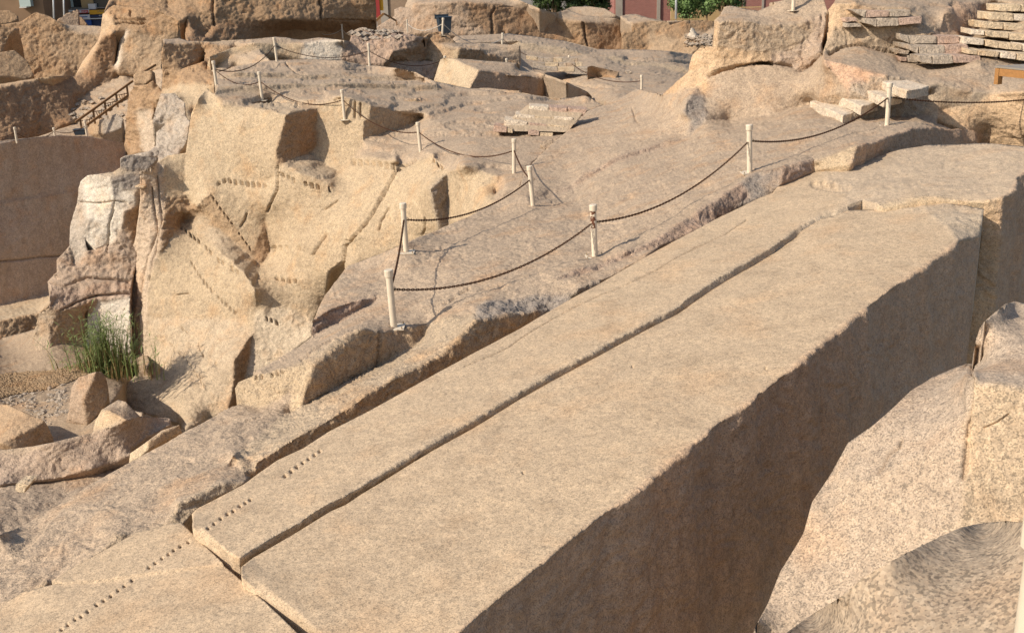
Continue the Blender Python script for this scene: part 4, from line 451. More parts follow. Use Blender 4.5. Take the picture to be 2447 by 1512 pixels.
ROCKS['shadeboulder']={"v":[[-28.287,61.288,-3.973],[-27.711,61.639,-3.899],[-27.078,62.018,-3.829],[-26.814,62.012,-4.072],[-26.442,61.991,-4.436],[-26.092,61.721,-5.193],[-26.429,61.449,-5.347],[-26.628,61.359,-5.32],[-27.13,61.183,-5.17],[-27.62,60.945,-5.133],[-28.203,60.662,-5.088]],"f":[[0,1,2,3,4,5,6,7,8,9,10]],"c":["brl"],"kw":{"s":1}}
ROCKS['pointed']={"v":[[-29.397,74.587,-2.728],[-28.92,74.886,-2.407],[-28.281,75.22,-2.145],[-28.166,75.241,-2.199],[-28.16,74.856,-3.197],[-28.671,74.648,-3.255],[-28.987,74.637,-2.987]],"f":[[0,1,2,3,4,5,6]],"c":["bpl"],"kw":{"s":0.8}}
ROCKS['pointedb']={"v":[[-28.946,77.107,-2.646],[-28.704,77.124,-2.725],[-28.335,76.942,-3.195],[-28.26,76.897,-3.303],[-28.871,76.736,-3.299]],"f":[[0,1,2,3,4]],"c":["br"],"kw":{"s":0.6}}
ROCKS['skyboulder']={"v":[[-34.077,74.857,-2.188],[-33.31,75.126,-2.082],[-32.725,75.282,-2.084],[-32.207,75.192,-2.466],[-32.287,75.03,-2.702],[-32.858,74.769,-2.882],[-34.022,74.465,-2.868]],"f":[[0,1,2,3,4,5,6]],"c":["br"],"kw":{"s":0.8}}
ROCKS['tiltslab']={"v":[[4.181,55.877,-5.09],[4.411,56.141,-5.066],[5.864,56.715,-5.487],[5.454,55.217,-5.779],[5.433,56.129,-5.898],[4.241,56.847,-5.452]],"f":[[0,1,2,3,4,5]],"c":["br"],"kw":{"s":0.5}}
ROCKS['whitestone']={"v":[[14.341,87.7,-5.976],[14.711,87.858,-5.248],[14.955,87.732,-5.621],[14.963,87.472,-5.979],[14.916,87.947,-5.3],[15.396,87.987,-6.066]],"f":[[0,1,2,3],[1,4,5,3,2]],"c":["wh","gyl"],"kw":{"s":0.3}}
ROCKS['nookstone']={"v":[[0.981,32.256,-5.144],[1.101,32.367,-5.068],[1.367,32.497,-5.031],[1.377,32.398,-5.146],[1.22,32.199,-5.304],[1.091,32.199,-5.252]],"f":[[0,1,2,3,4,5]],"c":["wx"],"kw":{"s":0.25}}
# ------------------------------------------------------------------ helpers for things
def tag(o, label=None, cat=None, group=None, kind=None):
    if label: o['label'] = label
    if cat: o['category'] = cat
    if group: o['group'] = group
    if kind: o['kind'] = kind
    return o
def empty(name, loc, label=None, cat=None, group=None):
    o = bpy.data.objects.new(name, None); o.location = loc; C.objects.link(o)
    o.empty_display_size = .2
    return tag(o, label, cat, group)
SHEET = {'F': (0, 0, 1.0)}
for _c, _x in zip('abcd', (0, 950, 1900, 2840)):
    for _r, _y in zip('0123', (0, 580, 1170, 1753)):
        SHEET[_c + _r] = (_x / 1.5693, _y / 1.5693, (1 / 1.395 if _r == '3' else 1 / 2.439) / 1.5693)
def Q(s):
    cur, out = 'F', []
    for t in s.split():
        if t in SHEET: cur = t; continue
        x, y = t.split(','); o = SHEET[cur]; out.append((o[0] + float(x) * o[2], o[1] + float(y) * o[2]))
    return out
def P3(q, d):                                # survey point at distance d from the eye plane -> metres
    return unchart(np.array([q], float), np.array([1.0 / d]))[0]
def pts3(s, d):
    q = Q(s); d = d if isinstance(d, (list, tuple)) else [d] * len(q)
    return [Vector(P3(a, b)) for a, b in zip(q, d)]
def on(key, q):                              # point of a built rock surface under a survey point
    P2, X, T = SURF[key]
    i = np.argpartition((P2[:, 0] - q[0]) ** 2 + (P2[:, 1] - q[1]) ** 2, 4)[:4]
    return Vector(X[i].mean(0))
def simple(name, col, rough=.7, metal=0, spec=.4, noise=0, nscale=8, bump=0, dark=.6):
    M = bpy.data.materials.new(name); M.use_nodes = True
    nt = M.node_tree; bs = nt.nodes['Principled BSDF']
    bs.inputs['Roughness'].default_value = rough; bs.inputs['Metallic'].default_value = metal
    bs.inputs['Specular IOR Level'].default_value = spec
    bs.inputs['Base Color'].default_value = (*col, 1)
    if noise or bump:
        g = node(nt, 'ShaderNodeNewGeometry').outputs['Position']
        n = noise_tex(nt, g, nscale, 4, .6)
        if noise:
            c = mixc(nt, math_(nt, 'MULTIPLY', ramp(nt, n, [(.35, 0.0), (.7, 1.0)]), noise), col, tuple(v * dark for v in col))
            nt.links.new(c, bs.inputs['Base Color'])
        if bump:
            b = node(nt, 'ShaderNodeBump', inp={'Strength': .6, 'Distance': bump}); nt.links.new(n, b.inputs['Height']); nt.links.new(b.outputs[0], bs.inputs['Normal'])
    return M
def mesh_from(name, verts, faces, mat, parent=None, smooth=False, loc=None):
    me = bpy.data.meshes.new(name); me.from_pydata([tuple(v) for v in verts], [], faces); me.update()
    bm = bmesh.new(); bm.from_mesh(me); bmesh.ops.recalc_face_normals(bm, faces=bm.faces); bm.to_mesh(me); bm.free()
    if smooth: me.polygons.foreach_set('use_smooth', [True] * len(me.polygons))
    me.materials.append(mat)
    o = bpy.data.objects.new(name, me); C.objects.link(o)
    if parent: o.parent = parent
    if loc is not None: o.location = loc
    return o
class MB:
    """collects boxes, bars and tubes into one mesh"""
    def __init__(s): s.v, s.f = [], []
    def hexa(s, c):
        b = len(s.v); s.v += [tuple(x) for x in c]
        s.f += [tuple(b + i for i in q) for q in ((0, 1, 2, 3), (7, 6, 5, 4), (0, 4, 5, 1), (1, 5, 6, 2), (2, 6, 7, 3), (3, 7, 4, 0))]
        return s
    def box(s, x0, x1, y0, y1, z0, z1):
        return s.hexa([(x0, y0, z0), (x1, y0, z0), (x1, y1, z0), (x0, y1, z0), (x0, y0, z1), (x1, y0, z1), (x1, y1, z1), (x0, y1, z1)])
    def bar(s, a, b, w, h, up=Vector((0, 0, 1))):
        a, b = Vector(a), Vector(b); d = (b - a).normalized()
        r = d.cross(up)
        if r.length < 1e-4: r = d.cross(Vector((0, 1, 0)))
        r.normalize(); u = r.cross(d)
        o = [(-1, -1), (1, -1), (1, 1), (-1, 1)]
        return s.hexa([a + r * i * w / 2 + u * j * h / 2 for i, j in o] + [b + r * i * w / 2 + u * j * h / 2 for i, j in o])
    def tube(s, path, rad, n=8, caps=True):
        path = [Vector(p) for p in path]; rad = rad if isinstance(rad, (list, tuple)) else [rad] * len(path)
        b0 = len(s.v)
        for i, p in enumerate(path):
            d = (path[min(i + 1, len(path) - 1)] - path[max(i - 1, 0)])
            d = d.normalized() if d.length > 1e-9 else Vector((0, 0, 1))
            r = d.cross(Vector((0, 0, 1)))
            if r.length < 1e-3: r = Vector((1, 0, 0))
            r.normalize(); u = r.cross(d)
            for k in range(n):
                a = 2 * math.pi * k / n; s.v.append(tuple(p + r * math.cos(a) * rad[i] + u * math.sin(a) * rad[i]))
        for i in range(len(path) - 1):
            for k in range(n):
                a, b = b0 + i * n + k, b0 + i * n + (k + 1) % n
                s.f.append((a, b, b + n, a + n))
        if caps:
            s.f.append(tuple(range(b0, b0 + n))); e = b0 + (len(path) - 1) * n; s.f.append(tuple(range(e + n - 1, e - 1, -1)))
        return s
    def build(s, name, mat, parent=None, smooth=False, loc=None): return mesh_from(name, s.v, s.f, mat, parent, smooth, loc)

# ------------------------------------------------------------------ bedrock
HOLES_A = Q("b2 605,1275 560,1310 505,1345 450,1380 395,1415 345,1450 290,1490 a3 1310,165 1285,182 1255,200 1220,227 1190,245 1155,268 1120,295 1090,318")
HOLES_B = Q("a3 985,390 943,412 908,432 882,453 848,475 812,500 780,524 690,590 650,617 618,640 580,667 542,692 505,714 458,747 423,772 390,787 352,814 318,837 290,859")
FEATS = {
 'ob_left': [dict(k='hole', p=HOLES_A, w=3.6, d=.06),
             dict(k='crack', p=Q("b2 1930,500 2180,390 2340,310 2439,240 c1 420,1500 640,1390 850,1290 1080,1190 1370,1050 1640,900 1800,820 2000,720 2200,590"), w=1.5, d=.025),
             dict(k='hole', p=Q("d1 520,270 560,285 600,295 640,305 680,310 720,315 760,318 800,315 830,310 700,290 600,275"), w=8, d=.06)],
 'ob_foot': [dict(k='hole', p=HOLES_B, w=3.6, d=.06)],
 'ob_right': [dict(k='hole', p=Q("c2 1155,495 d2 80,515 c2 150,1465"), w=3, d=.02)],
 'main': [dict(k='crack', p=Q("b2 1140,185 1138,260 1120,370 1115,500"), w=3, d=.15),
          dict(k='crack', p=Q("d0 640,110 635,240 615,400 590,490 480,600 400,650"), w=4, d=.25),
          dict(k='crack', p=Q("b2 960,145 880,195 720,270 560,370 440,450"), w=3, d=.08),
          dict(k='crack', p=Q("c0 1150,1000 1180,1100 1220,1140"), w=2.5, d=.06),
          dict(k='crack', p=Q("c0 1780,1240 1730,1290 1705,1310"), w=3, d=.08),
          dict(k='crack', p=Q("b1 1890,1260 1980,1215"), w=4, d=.08), dict(k='crack', p=Q("b1 1770,1350 1850,1290"), w=3, d=.06),
          dict(k='crack', p=Q("d0 0,588 120,580 330,595"), w=4, d=.25),
          dict(k='crack', p=Q("c0 1850,690 1960,640 2100,605 2300,585 2439,583"), w=5, d=.35),
          dict(k='crack', p=Q("d0 660,490 780,440 940,405 1060,440 1270,480"), w=5, d=.3),
          dict(k='crack', p=Q("c1 850,640 940,630 1080,620 1140,580"), w=1.6, d=.03),
          dict(k='notch', p=Q("b2 10,585 270,530"), l=11, pitch=13, d=.05)],
 'cliffs': [dict(k='crack', p=Q("b1 1480,50 1310,150 1210,320 1100,520 1020,640 930,740 840,830 820,980 700,1080 680,1260"), w=5, d=.35),
            dict(k='crack', p=Q("b1 220,110 212,320 160,440 130,520"), w=4, d=.35),
            dict(k='crack', p=Q("b1 1170,610 1240,490 1170,600 1150,700"), w=3, d=.15),
            dict(k='crack', p=Q("b1 660,740 600,830 540,930"), w=4, d=.12), dict(k='crack', p=Q("b1 770,420 700,470 640,500"), w=3, d=.1),
            dict(k='crack', p=Q("a1 2260,540 2240,600 2200,660"), w=3, d=.12), dict(k='crack', p=Q("a1 1620,1280 1730,1265"), w=2, d=.08),
            dict(k='crack', p=Q("b1 1565,580 1570,680 1550,730"), w=3, d=.1),
            dict(k='crack', p=Q("a1 1390,300 1440,700 1300,1100 1240,1500"), w=3, d=.12), dict(k='crack', p=Q("a1 1440,200 1480,600 1400,1000 1300,1400 a2 1290,200 1290,480"), w=3, d=.1),
            dict(k='crack', p=Q("b0 930,930 925,1080"), w=3, d=.15), dict(k='crack', p=Q("b0 980,950 978,1080"), w=3, d=.12),
            dict(k='crack', p=Q("b0 0,940 350,935 620,925 800,900"), w=3, d=.15), dict(k='crack', p=Q("b0 300,585 380,660 480,680"), w=3, d=.12),
            dict(k='crack', p=Q("b0 850,630 980,645 1100,660"), w=3, d=.15),
            dict(k='notch', p=Q("a1 1650,640 1850,800 2000,950 2230,1095"), l=12, pitch=13, d=.16),
            dict(k='notch', p=Q("a1 1745,970 1850,1135 2000,1300 2150,1435"), l=11, pitch=13, d=.13),
            dict(k='notch', p=Q("a2 1670,140 1800,260 1850,380 1980,460"), l=9, pitch=13, d=.12, duty=.4),
            dict(k='notch', p=Q("a1 1990,255 2060,218 2150,232 2420,270"), l=12, pitch=14, d=.16),
            dict(k='notch', p=Q("b1 900,45 1310,90"), l=13, pitch=16, d=.16), dict(k='notch', p=Q("b1 250,165 400,235 700,295"), l=13, pitch=15, d=.16),
            dict(k='notch', p=Q("b1 170,840 460,838"), l=12, pitch=15, d=.15), dict(k='notch', p=Q("b1 200,1110 420,1150"), l=10, pitch=15, d=.13),
            dict(k='notch', p=Q("b1 735,795 900,770"), l=9, pitch=13, d=.1), dict(k='notch', p=Q("b1 1640,30 1730,110"), l=11, pitch=14, d=.14),
            dict(k='notch', p=Q("b2 110,40 250,95"), l=12, pitch=13, d=.14), dict(k='notch', p=Q("a2 1560,290 1720,440 1900,720"), l=8, pitch=14, d=.1, duty=.35),
            dict(k='notch', p=Q("a1 1940,375 2080,560 2310,885"), l=8, pitch=15, d=.12)],
 'pinnacle': [dict(k='crack', p=Q("a1 1040,430 1000,640 990,800 985,900"), w=3, d=.15), dict(k='crack', p=Q("a1 700,430 900,440 1040,425 1160,440"), w=2.5, d=.1),
              dict(k='crack', p=Q("a1 470,1180 600,1200 800,1120 1000,1130 1180,1160"), w=4, d=.2), dict(k='crack', p=Q("a1 560,1430 700,1340 900,1290 1190,1260"), w=4, d=.2)],
 'leftwall': [dict(k='crack', p=Q("a1 0,975 200,960 400,935 600,925"), w=3, d=.15)],
 'trench': [dict(k='crack', p=Q("d2 1310,1160 1290,1230 1190,1290 1150,1400 1100,1460"), w=6, d=.05), dict(k='crack', p=Q("d2 2300,930 2200,1000 2060,1060"), w=3, d=.03),
            dict(k='crack', p=Q("d2 1965,480 1945,900 1910,1300 1890,1512"), w=9, d=.05)],
 'fore': [dict(k='crack', p=Q("d3 470,640 460,720 450,740"), w=4, d=.02)],
 'backleft': [dict(k='crack', p=Q("b0 610,0 625,70 620,180"), w=4, d=.5), dict(k='crack', p=Q("b0 620,180 760,185 1100,195"), w=3, d=.3), dict(k='crack', p=Q("a0 1950,0 1945,100 1960,230"), w=4, d=.4)],
 'backmid': [dict(k='crack', p=Q("b0 2210,75 2180,130 2190,330"), w=4, d=.4), dict(k='crack', p=Q("c0 700,210 720,330 745,430"), w=4, d=.5)],
 'leftback': [dict(k='crack', p=Q("a0 1060,215 1180,205 1320,215"), w=4, d=.4), dict(k='crack', p=Q("a0 1195,100 1195,160"), w=3, d=.3), dict(k='crack', p=Q("a0 1050,160 1250,190 1330,180"), w=3, d=.25)],
 'terrace': [dict(k='crack', p=Q("c0 200,690 560,750 800,800 1000,790"), w=3, d=.2), dict(k='crack', p=Q("c0 1090,530 1300,555 1500,560 1680,575"), w=3, d=.2)],
}
TERRAIN = {'main': 'slope_terrain', 'trench': 'trench_wall', 'fore': 'foreground_terrain', 'cliffs': 'cliff_terrain', 'lowrock': 'ledge_terrain', 'lowrock2': 'ledge_terrain',
           'terrace': 'terrace_terrain', 'rockmid': 'outcrop_terrain', 'floor': 'quarry_floor', 'rubble': 'outcrop_terrain', 'backcliff': 'cliff_terrain', 'leftwall': 'quarry_wall',
           'platform': 'platform_terrain', 'leftback': 'outcrop_terrain', 'leftfar': 'outcrop_terrain', 'leftshoulder': 'outcrop_terrain', 'backleft': 'outcrop_terrain',
           'backmid': 'outcrop_terrain', 'backright': 'outcrop_terrain', 'domeback': 'outcrop_terrain'}
CRISP = ('cliffs', 'pinnacle', 'rubble', 'backcliff', 'block', 'standing', 'curved', 'leftboulder', 'wedgeslab', 'rockmid')
for k, nm in TERRAIN.items():
    tag(rock(nm, k, ROCKS[k], feats=FEATS.get(k, ()), smooth=0 if k in CRISP else 1, sp=5.0 if k in ('trench', 'fore', 'floor') else 3.3,
             strata={'cliffs': .38, 'terrace': .25, 'rockmid': .4, 'main': .12, 'floor': .3, 'lowrock': .6, 'lowrock2': .6, 'platform': .3, 'leftback': .5, 'backmid': .25, 'backright': .25, 'backleft': .25, 'leftfar': .2}.get(k, 0)), kind='structure')
ob = empty('obelisk', (0, 12, 1.0), 'huge unfinished granite obelisk lying in its trench, cracked along its length', 'obelisk')
for k, nm, lb in (('ob_right', 'main_slab', 'wide smooth slab with a shaded brown flank'), ('ob_left', 'side_slab', 'narrower slab beyond the long crack'), ('ob_foot', 'foot_block', 'broken lower block with a diagonal row of holes')):
    o = rock(nm, k, ROCKS[k], feats=FEATS.get(k, ()), sp=5.0 if k == 'ob_right' else 4.0, smooth=1, mat=MAT['granite_dressed'])
    o.parent = ob; o.matrix_parent_inverse = Matrix.Translation(-Vector(ob.location)); o['label'] = lb
BOULD = {
 'pinnacle': ('rock_pinnacle', 'tall broken rock pinnacle with white fresh faces beside the golden cliff', 'rock'),
 'block': ('cut_block', 'long cut granite block with a pale square end on the plateau', 'rock'),
 'standing': ('boulder', 'upright pinkish boulder standing in the pit in front of the reeds', 'boulder'),
 'curved': ('boulder', 'long curved grey granite slab lying across the pit', 'boulder'),
 'leftboulder': ('boulder', 'tan boulder cut by the picture edge behind the curved slab', 'boulder'),
 'wedgeslab': ('boulder', 'thin broken slab wedged between the curved slab and the slope', 'boulder'),
 'stairboulder': ('boulder', 'grey boulder lying at the foot of the wooden handrail', 'boulder'),
 'perched': ('boulder', 'small brown boulder perched over the wooden handrail', 'boulder'),
 'shadeboulder': ('boulder', 'rounded brown boulder in the shade of the far wall', 'boulder'),
 'pointed': ('boulder', 'pointed upright boulder on the skyline in front of the shop', 'boulder'),
 'pointedb': ('boulder', 'low sloping boulder beside the pointed skyline boulder', 'boulder'),
 'skyboulder': ('boulder', 'flat-topped boulder in front of the striped brown building', 'boulder'),
 'tiltslab': ('boulder', 'tilted brown slab beside the small stone steps', 'boulder'),
 'whitestone': ('boulder', 'pale triangular stone on the rubble under the brick building', 'boulder'),
 'nookstone': ('boulder', 'small grey stone below the pale masonry steps', 'boulder'),
}
for k, (nm, lb, ct) in BOULD.items():
    tag(rock(nm, k, ROCKS[k], feats=FEATS.get(k, ()), smooth=0, seed=len(k), relief=1.0 if k in ('pinnacle', 'block') else .45), lb, ct)
print('rock', NTRI, round(time.time() - T0, 1))
# ------------------------------------------------------------------ barrier posts and chains
MAT['post'] = simple('post_paint', (.66, .56, .42), .55, 0, .4, noise=.5, nscale=9, dark=.72)
MAT['rust'] = simple('rust', (.10, .045, .022), .85, .2, .3, noise=.7, nscale=60, dark=.5)
MAT['rope'] = simple('rope', (.55, .50, .42), .8)
MAT['zinc'] = simple('zinc', (.45, .36, .24), .5, .6)
def post_meshes(h):
    m = MB(); m.tube([(0, 0, 0), (0, 0, h - .07)], .052, 16, False); body = m
    c = MB(); c.tube([(0, 0, h - .10), (0, 0, h - .012), (0, 0, h)], [.067, .067, .06], 16)
    b = MB(); b.box(-.16, .16, -.16, .16, .0, .012)
    r = MB(); r.tube([(.06 + .03 * math.cos(a), .0, h * .67 + .03 * math.sin(a)) for a in np.linspace(0, 2 * math.pi, 11)], .006, 5, False)
    bolts = []
    for i, j in ((-1, -1), (1, -1), (1, 1), (-1, 1)):
        k = MB(); k.tube([(i * .13, j * .13, .012), (i * .13, j * .13, .05)], .011, 6); bolts.append(k)
    return body, c, b, r, bolts
BARRIER = {}
def make_post(key, base, h, label, lean=(0, 0), plate=True, parts=True, flake=False, rz=.6):
    root = empty('barrier_post', base, label, 'post', 'cream barrier posts around the quarry')
    body, c, b, r, bolts = post_meshes(h)
    body.build('tube', MAT['post'] if not flake else MAT['flaked'], root, True); c.build('cap', MAT['post'], root)
    if parts:
        r.build('ring', MAT['zinc'], root, True)
        if plate:
            b.build('base_plate', MAT['post'], root)
            for k in bolts: k.build('bolt', MAT['zinc'], root)
    root.rotation_euler = (lean[1], lean[0], rz if not lean[0] and not lean[1] else 0)
    Rm = root.rotation_euler.to_matrix()
    BARRIER[key] = Vector(base) + Rm @ Vector((0, 0, h * .67)); return root
# paint flaked off one post
M = simple('post_flaked', (.66, .56, .42), .6); nt_ = M.node_tree; bs_ = nt_.nodes['Principled BSDF']
tc = node(nt_, 'ShaderNodeTexCoord'); n_ = noise_tex(nt_, tc.outputs['Object'], 9, 3, .55)
sx = node(nt_, 'ShaderNodeSeparateXYZ'); nt_.links.new(tc.outputs['Object'], sx.inputs[0])
f_ = math_(nt_, 'ADD', n_, math_(nt_, 'MULTIPLY', math_(nt_, 'SUBTRACT', sx.outputs[2], .62), .55))
nt_.links.new(mixc(nt_, ramp(nt_, f_, [(.545, 0.0), (.555, 1.0)]), (.66, .56, .42), (.13, .05, .025)), bs_.inputs['Base Color'])
MAT['flaked'] = M
PSPEC = [  # key, surface, base point, top point, label, plate
 ('p1', 'main', (938, 776), (925, 641), 'nearest whole cream post, at the low end of the slope beside the big shaded block', True),
 ('p2', 'main', (1421, 610), (1417, 487), 'cream post with paint flaked off to rust near its top', True),
 ('p3', 'main', (1792, 411), (1791, 298), 'cream post between the rust-flaked post and the slab stairs post', True),
 ('p4', 'main', (2120, 301), (2127, 200), 'cream post in front of the slab stairs', True),
 ('p5', 'main', (972, 602), (964, 487), 'cream post with base plate above the golden cliff edge, uphill of the nearest whole post', True),
 ('p6', 'main', (1274, 490), (1265, 395), 'dusty leaning cream post in the hollow beside the ridge', False),
 ('p7', 'cliffs', (1228, 413), (1228, 330), 'cream post on the plateau just below the pale masonry steps', False),
 ('p8', 'cliffs', (1005, 360), (998, 290), 'cream post on the plateau at the golden cliff lip, in the middle', False),
 ('p9', 'cliffs', (824, 285), (817, 214), 'cream post with plate on the golden ledge right of the brown niche', True),
 ('p10', 'cliffs', (626, 240), (618, 172), 'cream post at the front of the grey rock ledges above the niche', True),
 ('p11', 'cliffs', (511, 205), (503, 148), 'cream post at the far left corner of the grey ledges', False),
 ('p12', 'cliffs', (663, 147), (656, 90), 'cream post behind the grey ledges, left one of the back pair', False),
 ('p13', 'cliffs', (884, 154), (881, 100), 'cream post behind the grey ledges, right one of the back pair', True),
 ('p14', 'rockmid', (1058, 83), (1061, 42), 'cream post standing in front of the dark wheeled bin', True),
 ('p15', 'terrace', (1199, 121), (1201, 79), 'cream post on the flat terrace behind the long cut block', True),
 ('p16', 'terrace', (1358, 179), (1361, 134), 'cream post in front of the small stone steps', True),
]
for key, sf, b, t, lb, pl in PSPEC:
    q = on(sf, b); base = np.array(q)
    d = 1 / chart(np.array([base]))[1][0]
    lo, hi = .3, 2.5; L = math.hypot(t[0] - b[0], t[1] - b[1])
    pb = chart(np.array([base]))[0][0]
    for _ in range(40):
        mid_ = (lo + hi) / 2; pt_ = chart(np.array([base + [0, 0, mid_]]))[0][0]
        if math.hypot(*(pt_ - pb)) > L: hi = mid_
        else: lo = mid_
    h = lo
    pt_ = chart(np.array([base + [0, 0, h]]))[0][0]
    lean = (t[0] - b[0] - (pt_[0] - pb[0])) / max(L, 1)        # measured lean of the post
    make_post(key, Vector(base) - Vector((0, 0, .02)), h + .02, lb, (max(-.1, min(.1, lean)), 0), pl, True, key == 'p2')
# posts partly hidden behind rock
for key, q, d, vis, lb in (
 ('p17', (737, 85), 78, 33, 'cream post under the big overhanging boulders, holding the left end of the white rope'),
 ('p18', (819, 93), 77, 33, 'cream post under the overhanging boulders where two white ropes meet'),
 ('p19', (854, 90), 80, 24, 'short-looking cream post half hidden by pink rubble'),
 ('p20', (974, 78), 82, 29, 'cream post between the wooden gable rail and the dark bin'),
 ('p21', (1064, 160), 51, 25, 'cream post cap peeping over the pale end of the cut block'),
 ('p22', (1211, 165), 54, 24, 'cream post cap peeping over the top of the cut block, further right'),
 ('p23', (1533, 222), 46, 41, 'cream post rising behind the grey ridge in the middle distance'),
 ('p24', (41, 342), 50.6, 37, 'cream post at the far left on the platform lip'),
 ('p25', (132, 330), 53, 22, 'cream post in the middle of the three on the platform'),
 ('p26', (208, 326), 54.2, 37, 'cream post beside the small dark tub on the platform')):
    base = P3(q, d); make_post(key, Vector(base), max(.5, vis * d / FOC * 1.02), lb, plate=False)
q = on('main', Q('d0 332,92')[0]); make_post('p27', q - Vector((0, 0, .02)), .95, 'cream post on top of the rounded rock, cut by the upper picture edge')
pn = P3((2468, 1520), 3.25); make_post('p28', Vector(pn) - Vector((0, 0, .42)), .82, 'out-of-frame near cream post whose cap shows at the lower right edge', plate=False)
BARRIER['off'] = Vector(P3((2640, 205), 27.5)); BARRIER['offl'] = Vector(P3((-60, 335), 50))

def chain(a, b, sag, label, mat='rust', link=.042, group='rusty chains between the posts', rope=False):
    A, B = BARRIER[a], BARRIER[b]; L = (B - A).length
    n = max(8, int(L * 1.02 / link)); m = MB()
    path = [A.lerp(B, t) - Vector((0, 0, sag * 4 * t * (1 - t))) for t in np.linspace(0, 1, n + 1)]
    if rope:
        m.tube([A.lerp(B, t) - Vector((0, 0, sag * 4 * t * (1 - t))) for t in np.linspace(0, 1, 22)], .018, 6)
    else:
        for i in range(n):
            c = (path[i] + path[i + 1]) / 2; d = (path[i + 1] - path[i]).normalized()
            s_ = d.cross(Vector((0, 0, 1)))
            s_ = s_.normalized() if s_.length > 1e-3 else Vector((1, 0, 0)); u_ = s_.cross(d)
            if i % 2: s_ = u_
            l2, w2_ = link * .78, link * .34
            m.tube([c + d * l2 * x + s_ * w2_ * y for x, y in ((-.85, .6), (-.4, 1), (.4, 1), (.85, .6), (1, 0), (.85, -.6), (.4, -1), (-.4, -1), (-.85, -.6), (-1, 0), (-.85, .6))], link * .17, 4, False)
    o = m.build('barrier_rope' if rope else 'barrier_chain', MAT[mat], None, True)
    tag(o, label, 'rope' if rope else 'chain', 'white ropes between far posts' if rope else group)
chain('p1', 'p2', .36, 'rusty chain sagging from the nearest post to the rust-flaked post')
chain('p2', 'p3', .34, 'rusty chain from the rust-flaked post up to the next post along the obelisk')
chain('p3', 'p4', .33, 'rusty chain in front of the rounded rock ending at the slab stairs post')
chain('p4', 'off', .25, 'rusty chain leaving the slab stairs post towards the picture edge')
chain('p1', 'p5', .12, 'short rusty chain hanging between the two posts at the golden cliff edge')
chain('p5', 'p6', .30, 'rusty chain crossing in front of the golden cliff to the dusty leaning post')
chain('p6', 'p7', .10, 'short rusty chain between the dusty leaning post and the masonry steps post')
chain('p7', 'p8', .42, 'rusty chain over the plateau below the masonry steps')
chain('p8', 'p9', .35, 'rusty chain hanging across the shaded blocks on the plateau')
chain('p9', 'p10', .42, 'rusty chain in front of the lowest grey ledge above the niche')
chain('p10', 'p11', .30, 'rusty chain across the left end of the grey ledges')
chain('p11', 'p12', .45, 'rusty chain rising behind the left end of the ledges')
chain('p12', 'p13', .40, 'rusty chain in front of the pale wall behind the ledges')
chain('p13', 'p21', .45, 'rusty chain hanging over brown rock towards the cut block')
chain('p15', 'p16', .45, 'thin chain over the terrace behind the cut block')
chain('p16', 'p23', .40, 'chain hanging from the small steps post to the ridge post')
chain('p17', 'p18', .5, 'white rope between the two posts under the overhanging boulders', 'rope', rope=True)
chain('p18', 'p19', .4, 'short white rope dropping behind pink rubble', 'rope', rope=True)
chain('p20', 'p14', .4, 'white rope from the gable rail post to the bin post', 'rope', rope=True)
chain('p14', 'p15', .6, 'white rope from the bin post across to the terrace post', 'rope', rope=True)
chain('offl', 'p24', .12, 'chain entering from the picture edge on the left platform')
chain('p24', 'p25', .35, 'chain between the first two platform posts')
chain('p25', 'p26', .2, 'chain between the last two platform posts')

# ------------------------------------------------------------------ dressed stones of the stairs
MAT['stone_pale'] = granite('stone_pale', (.66, .56, .43), 1.2, 1.0)
MAT['stone_warm'] = granite('stone_warm', (.58, .46, .31), 1.1, 1.0)
MAT['stone_grey'] = granite('stone_grey', (.42, .35, .27), 1.1, 1.0)
MAT['stone_pink'] = granite('stone_pink', (.47, .34, .26), 1.1, 1.0)
MAT['mortar'] = granite('mortar', (.42, .33, .23), .3, 1.0)
def rough_block(name, corners, mat, parent, r=.02, seed=0, n=5):
    """eight corners (front quad then back quad) -> subdivided, slightly rounded and uneven stone"""
    c = np.array([tuple(v) for v in corners], float)
    V, F_, idx = [], [], {}
    def P(u, v, w_):
        a = (c[0] * (1 - u) + c[1] * u) * (1 - v) + (c[3] * (1 - u) + c[2] * u) * v
        b = (c[4] * (1 - u) + c[5] * u) * (1 - v) + (c[7] * (1 - u) + c[6] * u) * v
        return a * (1 - w_) + b * w_
    g = np.array([0, .06, .35, .65, .94, 1.0])
    def vid(i, j, k):
        if (i, j, k) not in idx: idx[(i, j, k)] = len(V); V.append((i, j, k))
        return idx[(i, j, k)]
    m_ = len(g) - 1
    for a in range(m_):
        for b in range(m_):
            for k in (0, m_):
                F_.append((vid(a, b, k), vid(a + 1, b, k), vid(a + 1, b + 1, k), vid(a, b + 1, k)))
                F_.append((vid(a, k, b), vid(a + 1, k, b), vid(a + 1, k, b + 1), vid(a, k, b + 1)))
                F_.append((vid(k, a, b), vid(k, a + 1, b), vid(k, a + 1, b + 1), vid(k, a, b + 1)))
    cen = c.mean(0); out = []
    X = np.array([P(g[i], g[j], g[k]) for i, j, k in V])
    ext = np.array([sum(1 for t in ijk if t in (0, m_)) for ijk in V])
    X = X + (cen - X) * np.where(ext >= 3, .035, np.where(ext == 2, .015, 0))[:, None]
    X += np.stack([fbm(X * 4.5 + seed + 40 * k, 2) for k in range(3)], -1) * r
    return mesh_from(name, X, F_, MAT[mat], parent, False)
